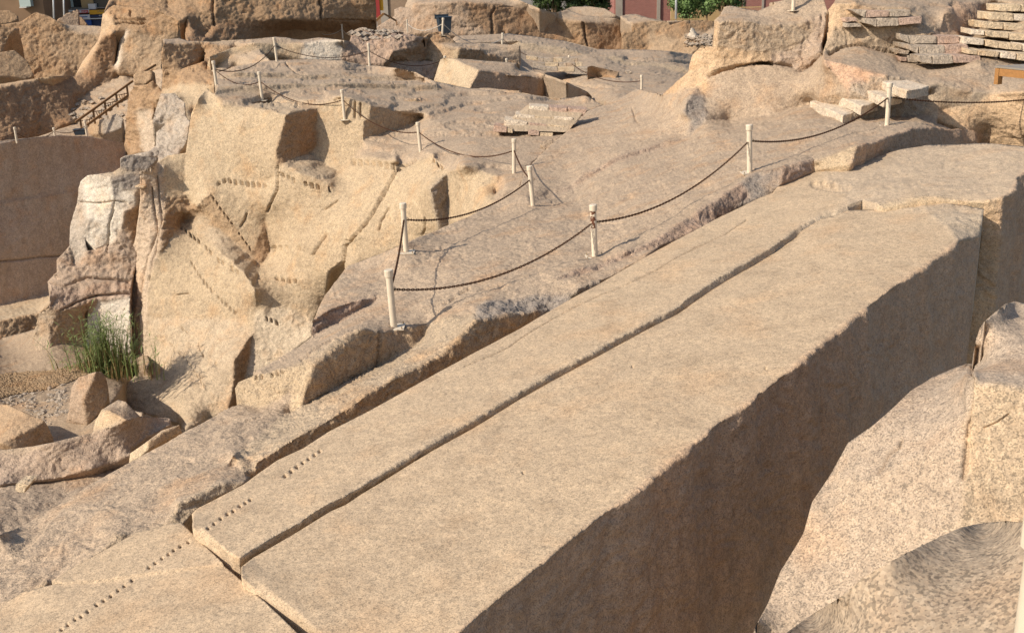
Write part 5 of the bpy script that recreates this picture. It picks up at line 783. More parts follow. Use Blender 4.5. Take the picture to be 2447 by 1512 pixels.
def face_block(q4, d, t, dz=0):
    """front quad (tl tr br bl survey points) at distance d, extruded t metres into the hill"""
    d = d if isinstance(d, (list, tuple)) else (d,) * 4
    f = [Vector(P3(a, b)) for a, b in zip(q4, d)]
    aw = Vector((f[0].x + f[1].x, f[0].y + f[1].y, 0)).normalized(); ed = (f[1] - f[0]); ed.z = 0
    nb = Vector((-ed.y, ed.x, 0)).normalized()
    if nb.dot(aw) < 0: nb = -nb
    return f + [v + nb * t for v in f]
def surfd(key, q): return 1 / chart(np.array([on(key, q)]))[1][0]
def stairs(name, rows, label, mats, t=.5, r=.02, part='stone', key=None):
    root = None; k = 0
    for d, quads in rows:
        if key:                                  # rest the course on the rock it stands on
            qq = [q for qs in quads for q in Q(qs)[2:]]; d = float(np.percentile([surfd(key, q) for q in qq], 35)) - .35
        for qs in quads:
            q4 = Q(qs); cb = face_block(q4, d, t)
            if root is None: root = empty(name, (cb[3] + cb[2]) / 2, label, 'steps')
            o = rough_block(part, [v - root.location for v in cb], mats[(k * 7 + len(qs)) % len(mats)], root, r, k * 3.7); k += 1
    return root
dM = 1 / chart(np.array([on('cliffs', (1270, 325))]))[1][0]
stairs('stone_steps', [
 (dM + .66, ["c0 205,968 385,980 385,1040 205,1026", "c0 389,980 556,990 556,1056 389,1042", "c0 561,990 735,1005 702,1066 561,1056"]),
 (dM + .44, ["c0 82,1040 256,1060 256,1116 82,1096", "c0 261,1065 428,1072 424,1126 261,1116", "c0 434,1065 606,1080 600,1136 434,1126"]),
 (dM + .22, ["c0 -22,1090 188,1115 188,1170 -22,1160", "c0 203,1120 362,1140 357,1192 203,1180", "c0 384,1140 532,1155 532,1212 384,1196"]),
 (dM, ["c0 -118,1150 5,1165 0,1216 -118,1206", "c0 8,1174 56,1180 56,1216 8,1214", "c0 200,1190 300,1200 300,1245 200,1235", "c0 305,1213 422,1220 416,1262 305,1250"]),
], 'four courses of pale speckled masonry blocks on the plateau', ['stone_pale', 'stone_pale', 'stone_warm', 'stone_pink'], .75)
_r = bpy.data.objects['stone_steps']
rough_block('mortar_core', [v - _r.location for v in face_block(Q("c0 200,976 720,1012 560,1210 -90,1200"), (dM + .74, dM + .74, dM + .06, dM + .06), .7)], 'mortar', _r, .02, 2)
stairs('stone_steps', [
 (57.6, ["c0 180,513 282,525 282,556 180,545", "c0 286,526 340,530 340,568 286,556", "c0 341,530 427,530 427,570 341,568", "c0 430,534 507,534 507,571 430,571", "c0 510,530 653,530 653,567 510,567"]),
 (57.1, ["c0 240,570 350,578 350,612 240,602", "c0 352,577 472,580 472,612 352,612", "c0 477,579 547,577 547,611 477,611", "c0 550,576 626,574 626,609 550,611", "c0 630,573 694,573 694,610 630,610"]),
 (56.6, ["c0 240,610 360,616 360,648 240,640", "c0 362,616 469,620 469,652 362,650", "c0 472,618 619,616 619,656 472,656", "c0 622,618 743,618 739,660 622,656", "c0 520,656 740,660 735,684 560,676"]),
], 'three low steps of grey stone blocks in the middle distance', ['stone_grey', 'stone_warm', 'stone_grey'], .6)
stairs('stone_steps', [
 (30.4, ["d0 862,92 1000,96 985,160 930,140", "d0 1005,96 1206,100 1206,157 990,163", "d0 1210,95 1396,92 1396,146 1210,157"]),
 (29.9, ["d0 975,168 1092,176 1088,246 980,212", "d0 1096,170 1292,166 1292,236 1096,246", "d0 1296,165 1512,155 1502,217 1296,233"]),
 (29.7, ["d0 815,170 900,160 925,195 820,205", "d0 820,212 945,214 960,246 812,250"]),
], 'two courses of grey stone blocks with rubble beside the upper rock crack', ['stone_grey', 'stone_pink', 'stone_grey'], .7, key='main')
stairs('stone_steps', [
 (29.0, ["d0 1300,308 1382,330 1392,395 1310,368", "d0 1386,330 1642,331 1642,402 1400,405", "d0 1648,330 1846,331 1846,396 1648,402"]),
 (28.5, ["d0 1392,412 1478,422 1475,498 1402,462", "d0 1482,420 1712,421 1712,497 1482,500", "d0 1718,416 1932,410 1932,486 1718,496"]),
 (28.0, ["d0 1478,510 1600,508 1600,590 1500,570", "d0 1606,508 1782,505 1796,582 1606,592", "d0 1792,506 2042,515 2042,570 1802,580"]),
 (28.1, ["d0 1310,395 1388,400 1380,460 1325,440", "d0 1275,450 1400,465 1385,500 1290,490", "d0 1305,520 1370,528 1368,565 1310,560", "d0 1375,505 1478,515 1470,578 1380,572"]),
], 'three courses of grey stone blocks in front of the dark vertical rock face', ['stone_grey', 'stone_pink', 'stone_grey'], .7, key='main')
stairs('stone_steps', [
 (31.2, ["d0 2208,42 2412,40 2412,106 2206,102", "d0 2417,42 2620,52 2620,112 2417,112"]),
 (30.5, ["d0 2126,114 2342,120 2342,192 2122,182", "d0 2348,128 2580,140 2580,196 2348,192"]),
 (29.8, ["d0 2042,194 2248,208 2246,272 2042,256", "d0 2254,206 2490,226 2490,280 2254,276"]),
 (29.2, ["d0 1962,268 2078,284 2076,328 1960,316", "d0 2084,284 2304,300 2294,358 2084,332", "d0 2310,300 2540,322 2540,374 2306,367"]),
 (28.6, ["d0 1890,340 2078,360 2072,416 1882,402", "d0 2086,364 2198,380 2198,442 2088,420", "d0 2206,384 2424,408 2422,466 2206,442", "d0 2430,402 2620,424 2620,476 2430,470"]),
 (28.0, ["d0 1936,448 2012,460 2012,502 1936,497", "d0 2016,460 2218,474 2200,527 2016,506", "d0 2226,474 2374,488 2368,547 2226,531", "d0 2380,488 2580,502 2580,562 2376,552"]),
], 'broad flight of six sandy stone steps at the upper right edge', ['stone_warm', 'stone_warm', 'stone_pale'], .9, key='main')
# slab stairs
root = None
for i, (qs, z) in enumerate((("d0 478,928 640,902 955,1000 785,1062", -3.72), ("d0 672,848 845,822 1110,930 955,975", -3.50), ("d0 852,762 1020,752 1330,862 1165,900", -3.28), ("d0 1025,696 1195,688 1575,790 1370,832", -3.06))):
    top = []
    for q in Q(qs):
        d_ = unchart(np.array([q]), np.array([1.0]))[0] - np.array([0, 0, CAM_Z]); top.append(Vector(d_ * (z / d_[2])) + Vector((0, 0, CAM_Z)))
    if root is None: root = empty('slab_stairs', top[3] - Vector((0, 0, .3)), 'four overlapping pale granite slab steps behind the barrier post', 'steps')
    dn = Vector((0, 0, -.22))
    rough_block('slab_step', [v - root.location for v in (top[3], top[2], top[2] + dn, top[3] + dn, top[0], top[1], top[1] + dn, top[0] + dn)], 'stone_pale', root, .02, i * 5)
# ------------------------------------------------------------------ wooden things
def wood(name, col, dark=.55):
    M = bpy.data.materials.new(name); M.use_nodes = True; nt = M.node_tree; bs = nt.nodes['Principled BSDF']
    tc = node(nt, 'ShaderNodeNewGeometry').outputs['Position']
    mp = node(nt, 'ShaderNodeMapping'); mp.inputs['Scale'].default_value = (3, 26, 26); nt.links.new(tc, mp.inputs[0])
    n = noise_tex(nt, mp.outputs[0], 1.5, 4, .65)
    nt.links.new(mixc(nt, ramp(nt, n, [(.3, 0.0), (.7, 1.0)]), col, tuple(v * dark for v in col)), bs.inputs['Base Color'])
    bs.inputs['Roughness'].default_value = .6; return M
MAT['wood'] = wood('wood_brown', (.26, .135, .05)); MAT['wood_grey'] = wood('wood_grey', (.30, .255, .20), .7); MAT['wood_orange'] = wood('wood_orange', (.42, .20, .06))
# boardwalk platform
def ground_pt(q, z):
    d_ = unchart(np.array([q]), np.array([1.0]))[0] - np.array([0, 0, CAM_Z]); return Vector(d_ * (z / d_[2])) + Vector((0, 0, CAM_Z))
z_ = -2.42
A, B, Cc = ground_pt(Q('d0 2178,622')[0], z_), ground_pt(Q('d0 2500,655')[0], z_), ground_pt(Q('d0 2440,592')[0], z_)
ex = (B - A).normalized(); ey = Vector((-ex.y, ex.x, 0)) * (1 if Vector((-ex.y, ex.x, 0)).y > 0 else -1)
root = empty('wooden_platform', A - Vector((0, 0, .3)), 'low wooden boardwalk platform cut by the picture edge', 'platform')
def pw(a, b, z): return ex * a + ey * b + Vector((0, 0, .3 + z))
Lp, Wp = 3.6, 1.6
for i in range(8):
    m = MB(); b0 = i * .2; jz = random.Random(i).uniform(-.004, .004)
    m.hexa([pw(-.02, b0 + .006, 0 + jz), pw(Lp, b0 + .006, jz), pw(Lp, b0 + .194, jz), pw(-.02, b0 + .194, jz), pw(-.02, b0 + .006, .035 + jz), pw(Lp, b0 + .006, .035 + jz), pw(Lp, b0 + .194, .035 + jz), pw(-.02, b0 + .194, .035 + jz)])
    m.build('plank', MAT['wood_grey'], root)
m = MB(); m.hexa([pw(.12, .0, -.16), pw(Lp, 0, -.16), pw(Lp, .05, -.16), pw(.12, .05, -.16), pw(.12, 0, -.004), pw(Lp, 0, -.004), pw(Lp, .05, -.004), pw(.12, .05, -.004)]); m.build('front_beam', MAT['wood_orange'], root)
m = MB(); m.hexa([pw(0, .055, -.16), pw(.05, .055, -.16), pw(.05, Wp, -.16), pw(0, Wp, -.16), pw(0, .055, -.004), pw(.05, .055, -.004), pw(.05, Wp, -.004), pw(0, Wp, -.004)]); m.build('end_beam', MAT['wood_orange'], root)
for a in (.0, 1.7, 3.4):
    for b in (-.004, Wp - .13):
        m = MB(); m.hexa([pw(a, b, -.34), pw(a + .11, b, -.34), pw(a + .11, b + .12, -.34), pw(a, b + .12, -.34), pw(a, b, -.008), pw(a + .11, b, -.008), pw(a + .11, b + .12, -.008), pw(a, b + .12, -.008)]); m.build('leg', MAT['wood_orange'], root)
# handrail of the far wooden stairs
a0_, a1_ = pts3("a0 690,1118 1215,742", [54.6, 56.2]); b0_, b1_ = pts3("a0 795,1145 1165,878", [54.6, 55.8])
root = empty('wooden_handrail', a0_ - Vector((0, 0, .5)), 'brown wooden handrail with lattice panels climbing the far left rocks', 'handrail')
def loc(v): return v - root.location
MB().bar(loc(a0_), loc(a1_), .10, .10).build('top_rail', MAT['wood'], root); MB().bar(loc(b0_), loc(b1_), .09, .11).build('lower_rail', MAT['wood'], root)
d = (a1_ - a0_); off = Vector((0, 0, -.95)) * .85
for i, t in enumerate((.08, .30, .50, .70, .89)):
    p = a0_ + d * t; MB().bar(loc(p), loc(p + Vector((0, 0, -.72))), .08, .08, Vector((0, 1, 0))).build('post', MAT['wood'], root)
    if i < 4:
        p2 = a0_ + d * (.08 + .2 * (i + 1)); mid1, mid2 = p + Vector((0, 0, -.36)), p2 + Vector((0, 0, -.36)); l1, l2 = p + Vector((0, 0, -.68)), p2 + Vector((0, 0, -.62))
        u1 = p + Vector((0, 0, -.30)); mx = Vector((mid2.x, mid2.y, mid1.z + .28))
        MB().bar(loc(u1 + Vector((0, 0, .18))), loc(mx), .035, .035).build('cross_bar', MAT['wood'], root)
        for s in (.25, .5, .75):
            x0 = u1.lerp(mx, s) + Vector((0, 0, .1)); x1 = l1.lerp(l2, min(1, s + (.18 if s < .5 else -.18 if s > .5 else 0)))
            MB().bar(loc(x0), loc(x1), .03, .03, Vector((0, 1, 0))).build('strut', MAT['wood'], root)
u0, u1 = pts3("a0 1310,662 1424,594", [56.6, 57.0]); MB().bar(loc(u0), loc(u1), .10, .10).build('top_rail', MAT['wood'], root)
# gable shaped rail
root = empty('gable_rail', P3(Q('b0 1120,240')[0], 83), 'small brown wooden gable rail between the back boulders', 'railing')
g = pts3("b0 1122,242 1122,192 1192,126 1300,196 1308,236", 83)
MB().bar(loc(g[0]), loc(g[1]), .12, .12, Vector((0, 1, 0))).build('post', MAT['wood'], root); MB().bar(loc(g[1]), loc(g[2]), .14, .16).build('rail', MAT['wood_orange'], root)
MB().bar(loc(g[2]), loc(g[3] + Vector((0, .6, 0))), .14, .12).build('rail', MAT['wood'], root); MB().bar(loc(g[3] + Vector((0, .6, 0))), loc(g[4] + Vector((0, .6, 0))), .12, .12, Vector((0, 1, 0))).build('post', MAT['wood'], root)

# ------------------------------------------------------------------ bins
MAT['bin'] = simple('bin_plastic', (.035, .05, .065), .45, 0, .4, noise=.4, nscale=5); MAT['rubber'] = simple('rubber', (.02, .02, .02), .8)
def taper(mb, c, w0, d0, w1, d1, z0, z1, ax, ay):
    def q(sx, sy, w_, d_, z): return c + ax * sx * w_ / 2 + ay * sy * d_ / 2 + Vector((0, 0, z))
    s4 = ((-1, -1), (1, -1), (1, 1), (-1, 1))
    return mb.hexa([q(a, b, w0, d0, z0) for a, b in s4] + [q(a, b, w1, d1, z1) for a, b in s4])
base = Vector(P3(Q('b0 1750,315')[0], 66.5)); root = empty('wheeled_bin', base, 'dark blue wheeled bin with open lid behind a post', 'bin')
ax, ay = Vector((.96, .28, 0)).normalized(), Vector((-.28, .96, 0)).normalized(); O = Vector((0, 0, 0))
taper(MB(), O, .62, .55, .82, .72, .08, .98, ax, ay).build('body', MAT['bin'], root); taper(MB(), O, .90, .78, .90, .78, .985, 1.04, ax, ay).build('rim', MAT['bin'], root)
taper(MB(), ax * -.05 + ay * .42, .86, .06, .86, .06, .9, 1.16, ax, ay).build('lid', MAT['bin'], root)
for s in (-1, 1):
    c_ = ax * s * .27 + ay * .25 + Vector((0, 0, .1)); MB().tube([c_ - ax * .04, c_ + ax * .04], .1, 12).build('wheel', MAT['rubber'], root)
base = Vector(P3(Q('a0 738,1232')[0], 54.6)); root = empty('plastic_tub', base, 'small dark grey tub on the platform beside the handrail', 'tub')
ax, ay = Vector((.99, .1, 0)), Vector((-.1, .99, 0))
taper(MB(), O, .46, .36, .56, .44, .0, .25, ax, ay).build('body', MAT['bin'], root); taper(MB(), O, .60, .48, .60, .48, .252, .285, ax, ay).build('rim', MAT['bin'], root)

# ------------------------------------------------------------------ reeds, gravel, loose stones
MAT['reed'] = simple('reed_green', (.20, .25, .08), .6, 0, .3, noise=.6, nscale=4, dark=.6); MAT['reed_dry'] = simple('reed_dry', (.33, .22, .09), .7)
rs = random.Random(4)
base = Vector(on('floor', Q('a2 1000,590')[0])); root = empty('reed_clump', base, 'green reed clump with dry stems growing against the pit wall', 'plant')
for nm, n, mt, hmul in (('leaves', 330, 'reed', 1.0), ('dry_stems', 330, 'reed_dry', .62)):
    v, f = [], []
    for i in range(n):
        a = rs.uniform(0, 6.28); r_ = abs(rs.gauss(0, .55)); x, y = math.cos(a) * r_ * 1.25, math.sin(a) * r_ * .5
        H = rs.uniform(.5, 2.7) * hmul * (1 - .25 * min(1, r_)); az = rs.uniform(0, 6.28); bend = rs.uniform(.1, .7) * H * .45
        dx, dy = math.cos(az) + x * .5, math.sin(az) * .6 - .2; wv = rs.uniform(.012, .022); sx_, sy_ = -math.sin(az), math.cos(az); prev = None
        for k in range(5):
            t = k / 4; p = Vector((x + dx * bend * t * t, y + dy * bend * t * t, H * t * (1 - .1 * t))); ww = wv * (1 - t) + .002
            v += [(p.x - sx_ * ww, p.y - sy_ * ww, p.z), (p.x + sx_ * ww, p.y + sy_ * ww, p.z)]
            if prev is not None: f.append((prev, prev + 1, len(v) - 1, len(v) - 2))
            prev = len(v) - 2
        if nm == 'leaves':
            for k in range(4):
                t = rs.uniform(.45, 1); p = Vector((x + dx * bend * t * t, y + dy * bend * t * t, H * t * (1 - .1 * t))); b_ = rs.uniform(0, 6.28); l_ = rs.uniform(.15, .38)
                e = p + Vector((math.cos(b_) * l_, math.sin(b_) * l_, rs.uniform(-.05, .2))); pr = Vector((-math.sin(b_), math.cos(b_), 0)) * .016; n0 = len(v); mid_ = p.lerp(e, .4) + Vector((0, 0, .03))
                v += [tuple(p), tuple(mid_ + pr), tuple(e), tuple(mid_ - pr)]; f.append((n0, n0 + 1, n0 + 2, n0 + 3))
    mesh_from(nm, v, f, MAT[mt], root)['kind'] = 'stuff'
def pebble(c, r, rr):
    # squashed, jittered octahedral stone
    s = [Vector((1, 0, 0)), Vector((-1, 0, 0)), Vector((0, 1, 0)), Vector((0, -1, 0)), Vector((0, 0, .7)), Vector((0, 0, -.7)), Vector((.6, .6, .35)), Vector((-.6, .6, .3)), Vector((.6, -.6, .3)), Vector((-.6, -.6, .35))]
    return [c + Vector((p.x * r * rr.uniform(.6, 1.2), p.y * r * rr.uniform(.6, 1.2), p.z * r * rr.uniform(.5, 1.1))) for p in s]
PF = [(4, 0, 6), (4, 6, 2), (4, 2, 7), (4, 7, 1), (4, 1, 9), (4, 9, 3), (4, 3, 8), (4, 8, 0), (5, 6, 0), (5, 2, 6), (5, 7, 2), (5, 1, 7), (5, 9, 1), (5, 3, 9), (5, 8, 3), (5, 0, 8)]
MAT['gravel'] = granite('gravel', (.34, .235, .135), .5, 1.0, 1, .8)
v, f = [], []
poly = np.array(Q("a2 -60,600 0,580 250,550 500,545 800,470 840,560 720,600 600,660 350,720 0,790 -60,800"))
P2f, Xf, Tf = SURF['floor']; lo_, hi_ = poly.min(0), poly.max(0)
cand = np.array([(rs.uniform(lo_[0], hi_[0]), rs.uniform(lo_[1], hi_[1])) for _ in range(9000)]); cand = cand[pinside(cand, poly)]
for q in cand[:4200]:
    c = on('floor', q); b = len(v); v += pebble(c + Vector((0, 0, .02)), rs.uniform(.03, .09), rs); f += [tuple(b + i for i in t) for t in PF]
tag(mesh_from('gravel', v, f, MAT['gravel']), 'brown gravel spread over the pit floor behind the boulders', 'gravel', kind='stuff')
v, f = [], []
poly = np.array(Q("a2 -60,800 0,790 350,720 600,660 620,900 560,1000 450,1060 300,950 150,880 0,830 -60,840 ")); lo_, hi_ = poly.min(0), poly.max(0)
cand = np.array([(rs.uniform(lo_[0], hi_[0]), rs.uniform(lo_[1], hi_[1])) for _ in range(700)]); cand = cand[pinside(cand, poly)]
for key, cl in (('floor', cand[:160]),):
    for q in cl:
        c = on(key, q); b = len(v); v += pebble(c, rs.uniform(.02, .12), rs); f += [tuple(b + i for i in t) for t in PF]
for key, lo, hi, n in (('main', (20, 1240), (420, 1330), 0), ('leftback', (170, 235), (300, 290), 40), ('backright', (1640, 85), (1700, 110), 120), ('rockmid', (830, 70), (960, 95), 60), ('upper_', (0, 0), (0, 0), 0)):
    for _ in range(n):
        q = (rs.uniform(lo[0], hi[0]), rs.uniform(lo[1], hi[1])); c = on(key, q); b = len(v); v += pebble(c, rs.uniform(.03, .16) * (2.0 if key != 'main' else .3), rs); f += [tuple(b + i for i in t) for t in PF]
tag(mesh_from('rubble', v, f, MAT['stone_grey']), 'scattered broken stone chips on the rock floors', 'rubble', kind='stuff')
o = rough_block('loose_stone', face_block(Q("a3 80,84 150,92 122,134 78,118"), 18.5, .35), 'stone_warm', None, .03, 3); tag(o, 'small square stone lying below the curved slab', 'stone')
o = rough_block('loose_stone', face_block(Q("a1 1238,285 1318,290 1312,308 1235,300"), 36.3, .3), 'stone_warm', None, .03, 9); tag(o, 'small orange stone on the grey shelf of the white pinnacle', 'stone')
o = rough_block('loose_stone', face_block(Q("c0 1105,655 1130,645 1152,672 1110,675"), 58, .5), 'stone_grey', None, .06, 12); tag(o, 'small dark round stone on the terrace right of the tilted slab', 'stone')

# ------------------------------------------------------------------ street ground behind the quarry
MAT['street'] = simple('street', (.22, .19, .15), .9, noise=.5, nscale=.3)
mesh_from('street_ground', [(-260, 84, -2.2), (260, 84, -2.2), (260, 600, -2.2), (-260, 600, -2.2)], [(0, 1, 2, 3)], MAT['street'])['kind'] = 'structure'
mesh_from('ground', [(-400, -60, -12.5), (400, -60, -12.5), (400, 600, -12.5), (-400, 600, -12.5)], [(0, 1, 2, 3)], MAT['street'])['kind'] = 'structure'
def brick_mat(name, c1, c2, mortar, scale):
    M = bpy.data.materials.new(name); M.use_nodes = True; nt = M.node_tree; bs = nt.nodes['Principled BSDF']
    tc = node(nt, 'ShaderNodeNewGeometry').outputs['Position']; mp = node(nt, 'ShaderNodeMapping'); mp.inputs['Rotation'].default_value = (math.pi / 2, 0, 0); nt.links.new(tc, mp.inputs[0])
    b = node(nt, 'ShaderNodeTexBrick', inp={'Scale': scale, 'Mortar Size': .012, 'Brick Width': .25, 'Row Height': .085}); nt.links.new(mp.outputs[0], b.inputs['Vector'])
    for k, c in (('Color1', c1), ('Color2', c2), ('Mortar', mortar)): b.inputs[k].default_value = (*c, 1)
    n = noise_tex(nt, tc, .8, 3); nt.links.new(mixc(nt, math_(nt, 'MULTIPLY', n, .5), b.outputs[0], mixc(nt, 1.0, b.outputs[0], (.7, .65, .6), 'MULTIPLY')), bs.inputs['Base Color'])
    bs.inputs['Roughness'].default_value = .9; return M
MAT['brick'] = brick_mat('brick_red', (.36, .12, .09), (.28, .085, .065), (.30, .22, .18), 1.0); MAT['brick_tan'] = brick_mat('brick_tan', (.34, .22, .13), (.27, .165, .095), (.30, .25, .19), 1.0)
MAT['concrete'] = simple('concrete', (.36, .31, .25), .9, noise=.5, nscale=1.2); MAT['plaster'] = simple('plaster_tan', (.52, .36, .17), .9, noise=.3, nscale=.6)
MAT['dark_glass'] = simple('dark_glass', (.035, .04, .04), .15, 0, .6); MAT['pale_glass'] = simple('pale_glass', (.42, .50, .46), .3, 0, .5, noise=.3, nscale=1.5); MAT['frame'] = simple('frame', (.55, .53, .48), .5)
MAT['gold'] = simple('curtain_gold', (.30, .22, .06), .7); MAT['white'] = simple('white_paint', (.72, .70, .66), .5); MAT['red'] = simple('sign_red', (.55, .03, .03), .5); MAT['yellow'] = simple('sign_yellow', (.75, .38, .02), .5)
MAT['navy'] = simple('sign_navy', (.02, .035, .09), .5); MAT['blue'] = simple('sign_blue', (.03, .09, .30), .5); MAT['shutter'] = simple('shutter_grey', (.30, .29, .27), .6); MAT['brown_wall'] = simple('brown_wall', (.24, .15, .085), .9, noise=.5, nscale=.7)
MAT['red_paint'] = simple('red_paint', (.30, .03, .025), .6); MAT['steel'] = simple('galvanised', (.55, .55, .54), .4, .5); MAT['ac'] = simple('ac_beige', (.55, .47, .34), .6); MAT['door_red'] = simple('shutter_red', (.25, .07, .045), .7)
def slab(name, code, x0, y0, x1, y1, d, th, mat, parent, proud=0):
    """upright box whose front shows between two survey points, th metres deep"""
    a, b = Vector(P3(Q(f"{code} {x0},{y1}")[0], d)), Vector(P3(Q(f"{code} {x1},{y0}")[0], d)); Y = a.y - proud
    k = Y / a.y; a = Vector((a.x * k, Y, CAM_Z + (a.z - CAM_Z) * k)); k = Y / b.y; b = Vector((b.x * k, Y, CAM_Z + (b.z - CAM_Z) * k))
    lo = parent.location if parent else Vector((0, 0, 0))
    return MB().box(min(a.x, b.x) - lo.x, max(a.x, b.x) - lo.x, Y - lo.y, Y + th - lo.y, min(a.z, b.z) - lo.z, max(a.z, b.z) - lo.z).build(name, MAT[mat], parent)
def sign_text(body, code, x, y, d, h_px, mat, parent, proud):
    p = Vector(P3(Q(f"{code} {x},{y}")[0], d)); Y = p.y - proud; k = Y / p.y; p = Vector((p.x * k, Y, CAM_Z + (p.z - CAM_Z) * k))
    cu = bpy.data.curves.new('lettering', 'FONT'); cu.body = body; cu.size = h_px * .26127 * d / FOC * 1.35; cu.extrude = .01; cu.align_x = 'CENTER'; cu.align_y = 'CENTER'
    tmp = bpy.data.objects.new('lettering', cu); me = bpy.data.meshes.new_from_object(tmp); bpy.data.objects.remove(tmp); me.materials.clear(); me.materials.append(MAT[mat]); o = bpy.data.objects.new('lettering', me); C.objects.link(o); o.parent = parent; o.location = p - parent.location; o.rotation_euler = (math.pi / 2, 0, 0); return o
# shop building
D1 = 125
root = empty('shop_building', Vector(P3(Q('a0 560,330')[0], D1 + 2)), 'shop building with pale glass front and signs on the skyline', 'building')
slab('wall', 'a0', 275, -900, 2400, 330, D1 + 1.5, 9, 'brown_wall', root)
for i, (x0, x1, mt) in enumerate(((276, 368, 'dark_glass'), (372, 426, 'gold'), (430, 476, 'dark_glass'), (484, 568, 'pale_glass'), (574, 668, 'pale_glass'), (672, 748, 'dark_glass'), (844, 990, 'dark_glass'))):
    w_ = slab('window', 'a0', x0, -260, x1, 74, D1, .2, 'frame', root, .3); o = slab('pane', 'a0', x0 + 4, -255, x1 - 4, 70, D1, .05, mt, root, .36); o.parent = w_; o.location = (0, 0, 0)
slab('pillar', 'a0', 750, -260, 808, 86, D1, .5, 'plaster', root, .6); slab('air_unit', 'a0', 810, 36, 868, 88, D1, .5, 'white', root, .9); slab('pillar', 'a0', 240, -260, 276, 110, D1, .6, 'brick', root, .4)
slab('floor_slab', 'a0', 262, 76, 1010, 90, D1, .8, 'concrete', root, .8)
slab('shutter', 'a0', 400, 132, 820, 320, D1, .1, 'shutter', root, .2); slab('shutter', 'a0', 822, 180, 1000, 320, D1, .1, 'navy', root, .2)
s_ = slab('sign_board', 'a0', 388, 88, 812, 130, D1, .12, 'white', root, 1.1); s_['label'] = 'white strip sign with red boards'
slab('sign_panel', 'a0', 396, 92, 476, 118, D1, .05, 'red', root, 1.2); slab('sign_panel', 'a0', 722, 95, 802, 124, D1, .05, 'red', root, 1.2)
sign_text('FRESH', 'a0', 442, 105, D1, 17, 'white', root, 1.26); sign_text('FRESH', 'a0', 768, 111, D1, 17, 'white', root, 1.26)
slab('sign_emblem', 'a0', 400, 96, 416, 114, D1, .02, 'white', root, 1.24); slab('sign_emblem', 'a0', 726, 99, 742, 119, D1, .02, 'white', root, 1.24)
sign_text('FRESH', 'a0', 520, 110, D1, 9, 'red', root, 1.2); sign_text('fresh', 'a0', 580, 112, D1, 12, 'red', root, 1.2)
slab('sign_board', 'a0', 820, 90, 1010, 134, D1, .12, 'yellow', root, 1.1); sign_text('ZANUSSI', 'a0', 935, 104, D1, 17, 'navy', root, 1.2)
slab('sign_board', 'a0', 822, 136, 1010, 162, D1, .12, 'navy', root, 1.1); sign_text('ELECTRIC', 'a0', 940, 144, D1, 12, 'white', root, 1.2)
slab('sign_board', 'a0', 720, 136, 818, 182, D1, .12, 'white', root, 1.1); slab('sign_light', 'a0', 735, 152, 800, 162, D1, .05, 'blue', root, 1.2); slab('sign_board', 'a0', 820, 164, 1010, 178, D1, .12, 'white', root, 1.1)
slab('sign_board', 'a0', 785, 186, 832, 236, D1, .12, 'blue', root, 1.0); slab('sign_panel', 'a0', 792, 204, 812, 220, D1, .05, 'white', root, 1.06)
for x0, x1, lb in ((478, 496, 'first pale street pole in front of the shop, nearer the red pillar'), (573, 590, 'second pale street pole in front of the shop, nearer the pointed boulder')):
    p0, p1 = Vector(P3(Q(f'a0 {x1},260')[0], 104)), Vector(P3(Q(f'a0 {x0},-300')[0], 104)); o = MB().tube([p0, p1], [.09, .06], 10).build('street_pole', MAT['steel'], None, True); tag(o, lb, 'pole', 'street poles by the shop')
# striped brown building
root = empty('apartment_building', Vector(P3(Q('a0 90,330')[0], 119)), 'brown building with pale stripes at the upper left corner', 'building')
slab('wall', 'a0', -600, -900, 250, 330, 118, 8, 'brown_wall', root)
for y in (-62, -22, 18, 60, 108, 150): slab('band', 'a0', -600, y, 180, y + 7, 118, .1, 'concrete', root, .1)
slab('window', 'a0', 4, 42, 46, 104, 118, .1, 'dark_glass', root, .16); slab('window', 'a0', 204, 112, 222, 160, 118, .1, 'dark_glass', root, .16)
for i in range(6): slab('grille_bar', 'a0', 92, -10 + i * 22, 144, 2 + i * 22, 118, .2, 'door_red' if i % 2 else 'concrete', root, .3)
slab('bay_window', 'a0', 182, -260, 232, 64, 117, 1.0, 'pale_glass', root, .6); slab('bay_frame', 'a0', 178, 64, 240, 76, 117, 1.1, 'frame', root, .7)
# banner and tan brick wall in the middle
root = empty('banner_sign', Vector(P3(Q('b0 1140,260')[0], 98)), 'tall red and orange banner board beside the overhanging boulders', 'sign')
slab('side_panel', 'b0', 1096, -400, 1126, 175, 98, .1, 'red_paint', root, .02); slab('face_panel', 'b0', 1128, -400, 1160, 100, 98, .1, 'yellow', root); slab('dark_panel', 'b0', 1128, 101, 1162, 165, 98, .1, 'navy', root); slab('stake', 'b0', 1120, 166, 1130, 260, 98, .1, 'steel', root)
root = empty('brick_wall', Vector(P3(Q('b0 1300,300')[0], 112)), 'tan brick wall with a concrete band behind the banner', 'wall')
slab('wall_face', 'b0', 900, -500, 2350, 300, 112, .5, 'brick_tan', root); slab('band', 'b0', 900, 55, 2350, 95, 112, .3, 'concrete', root, .06); slab('pillar', 'b0', 1176, -500, 1196, 300, 112, .4, 'concrete', root, .12)
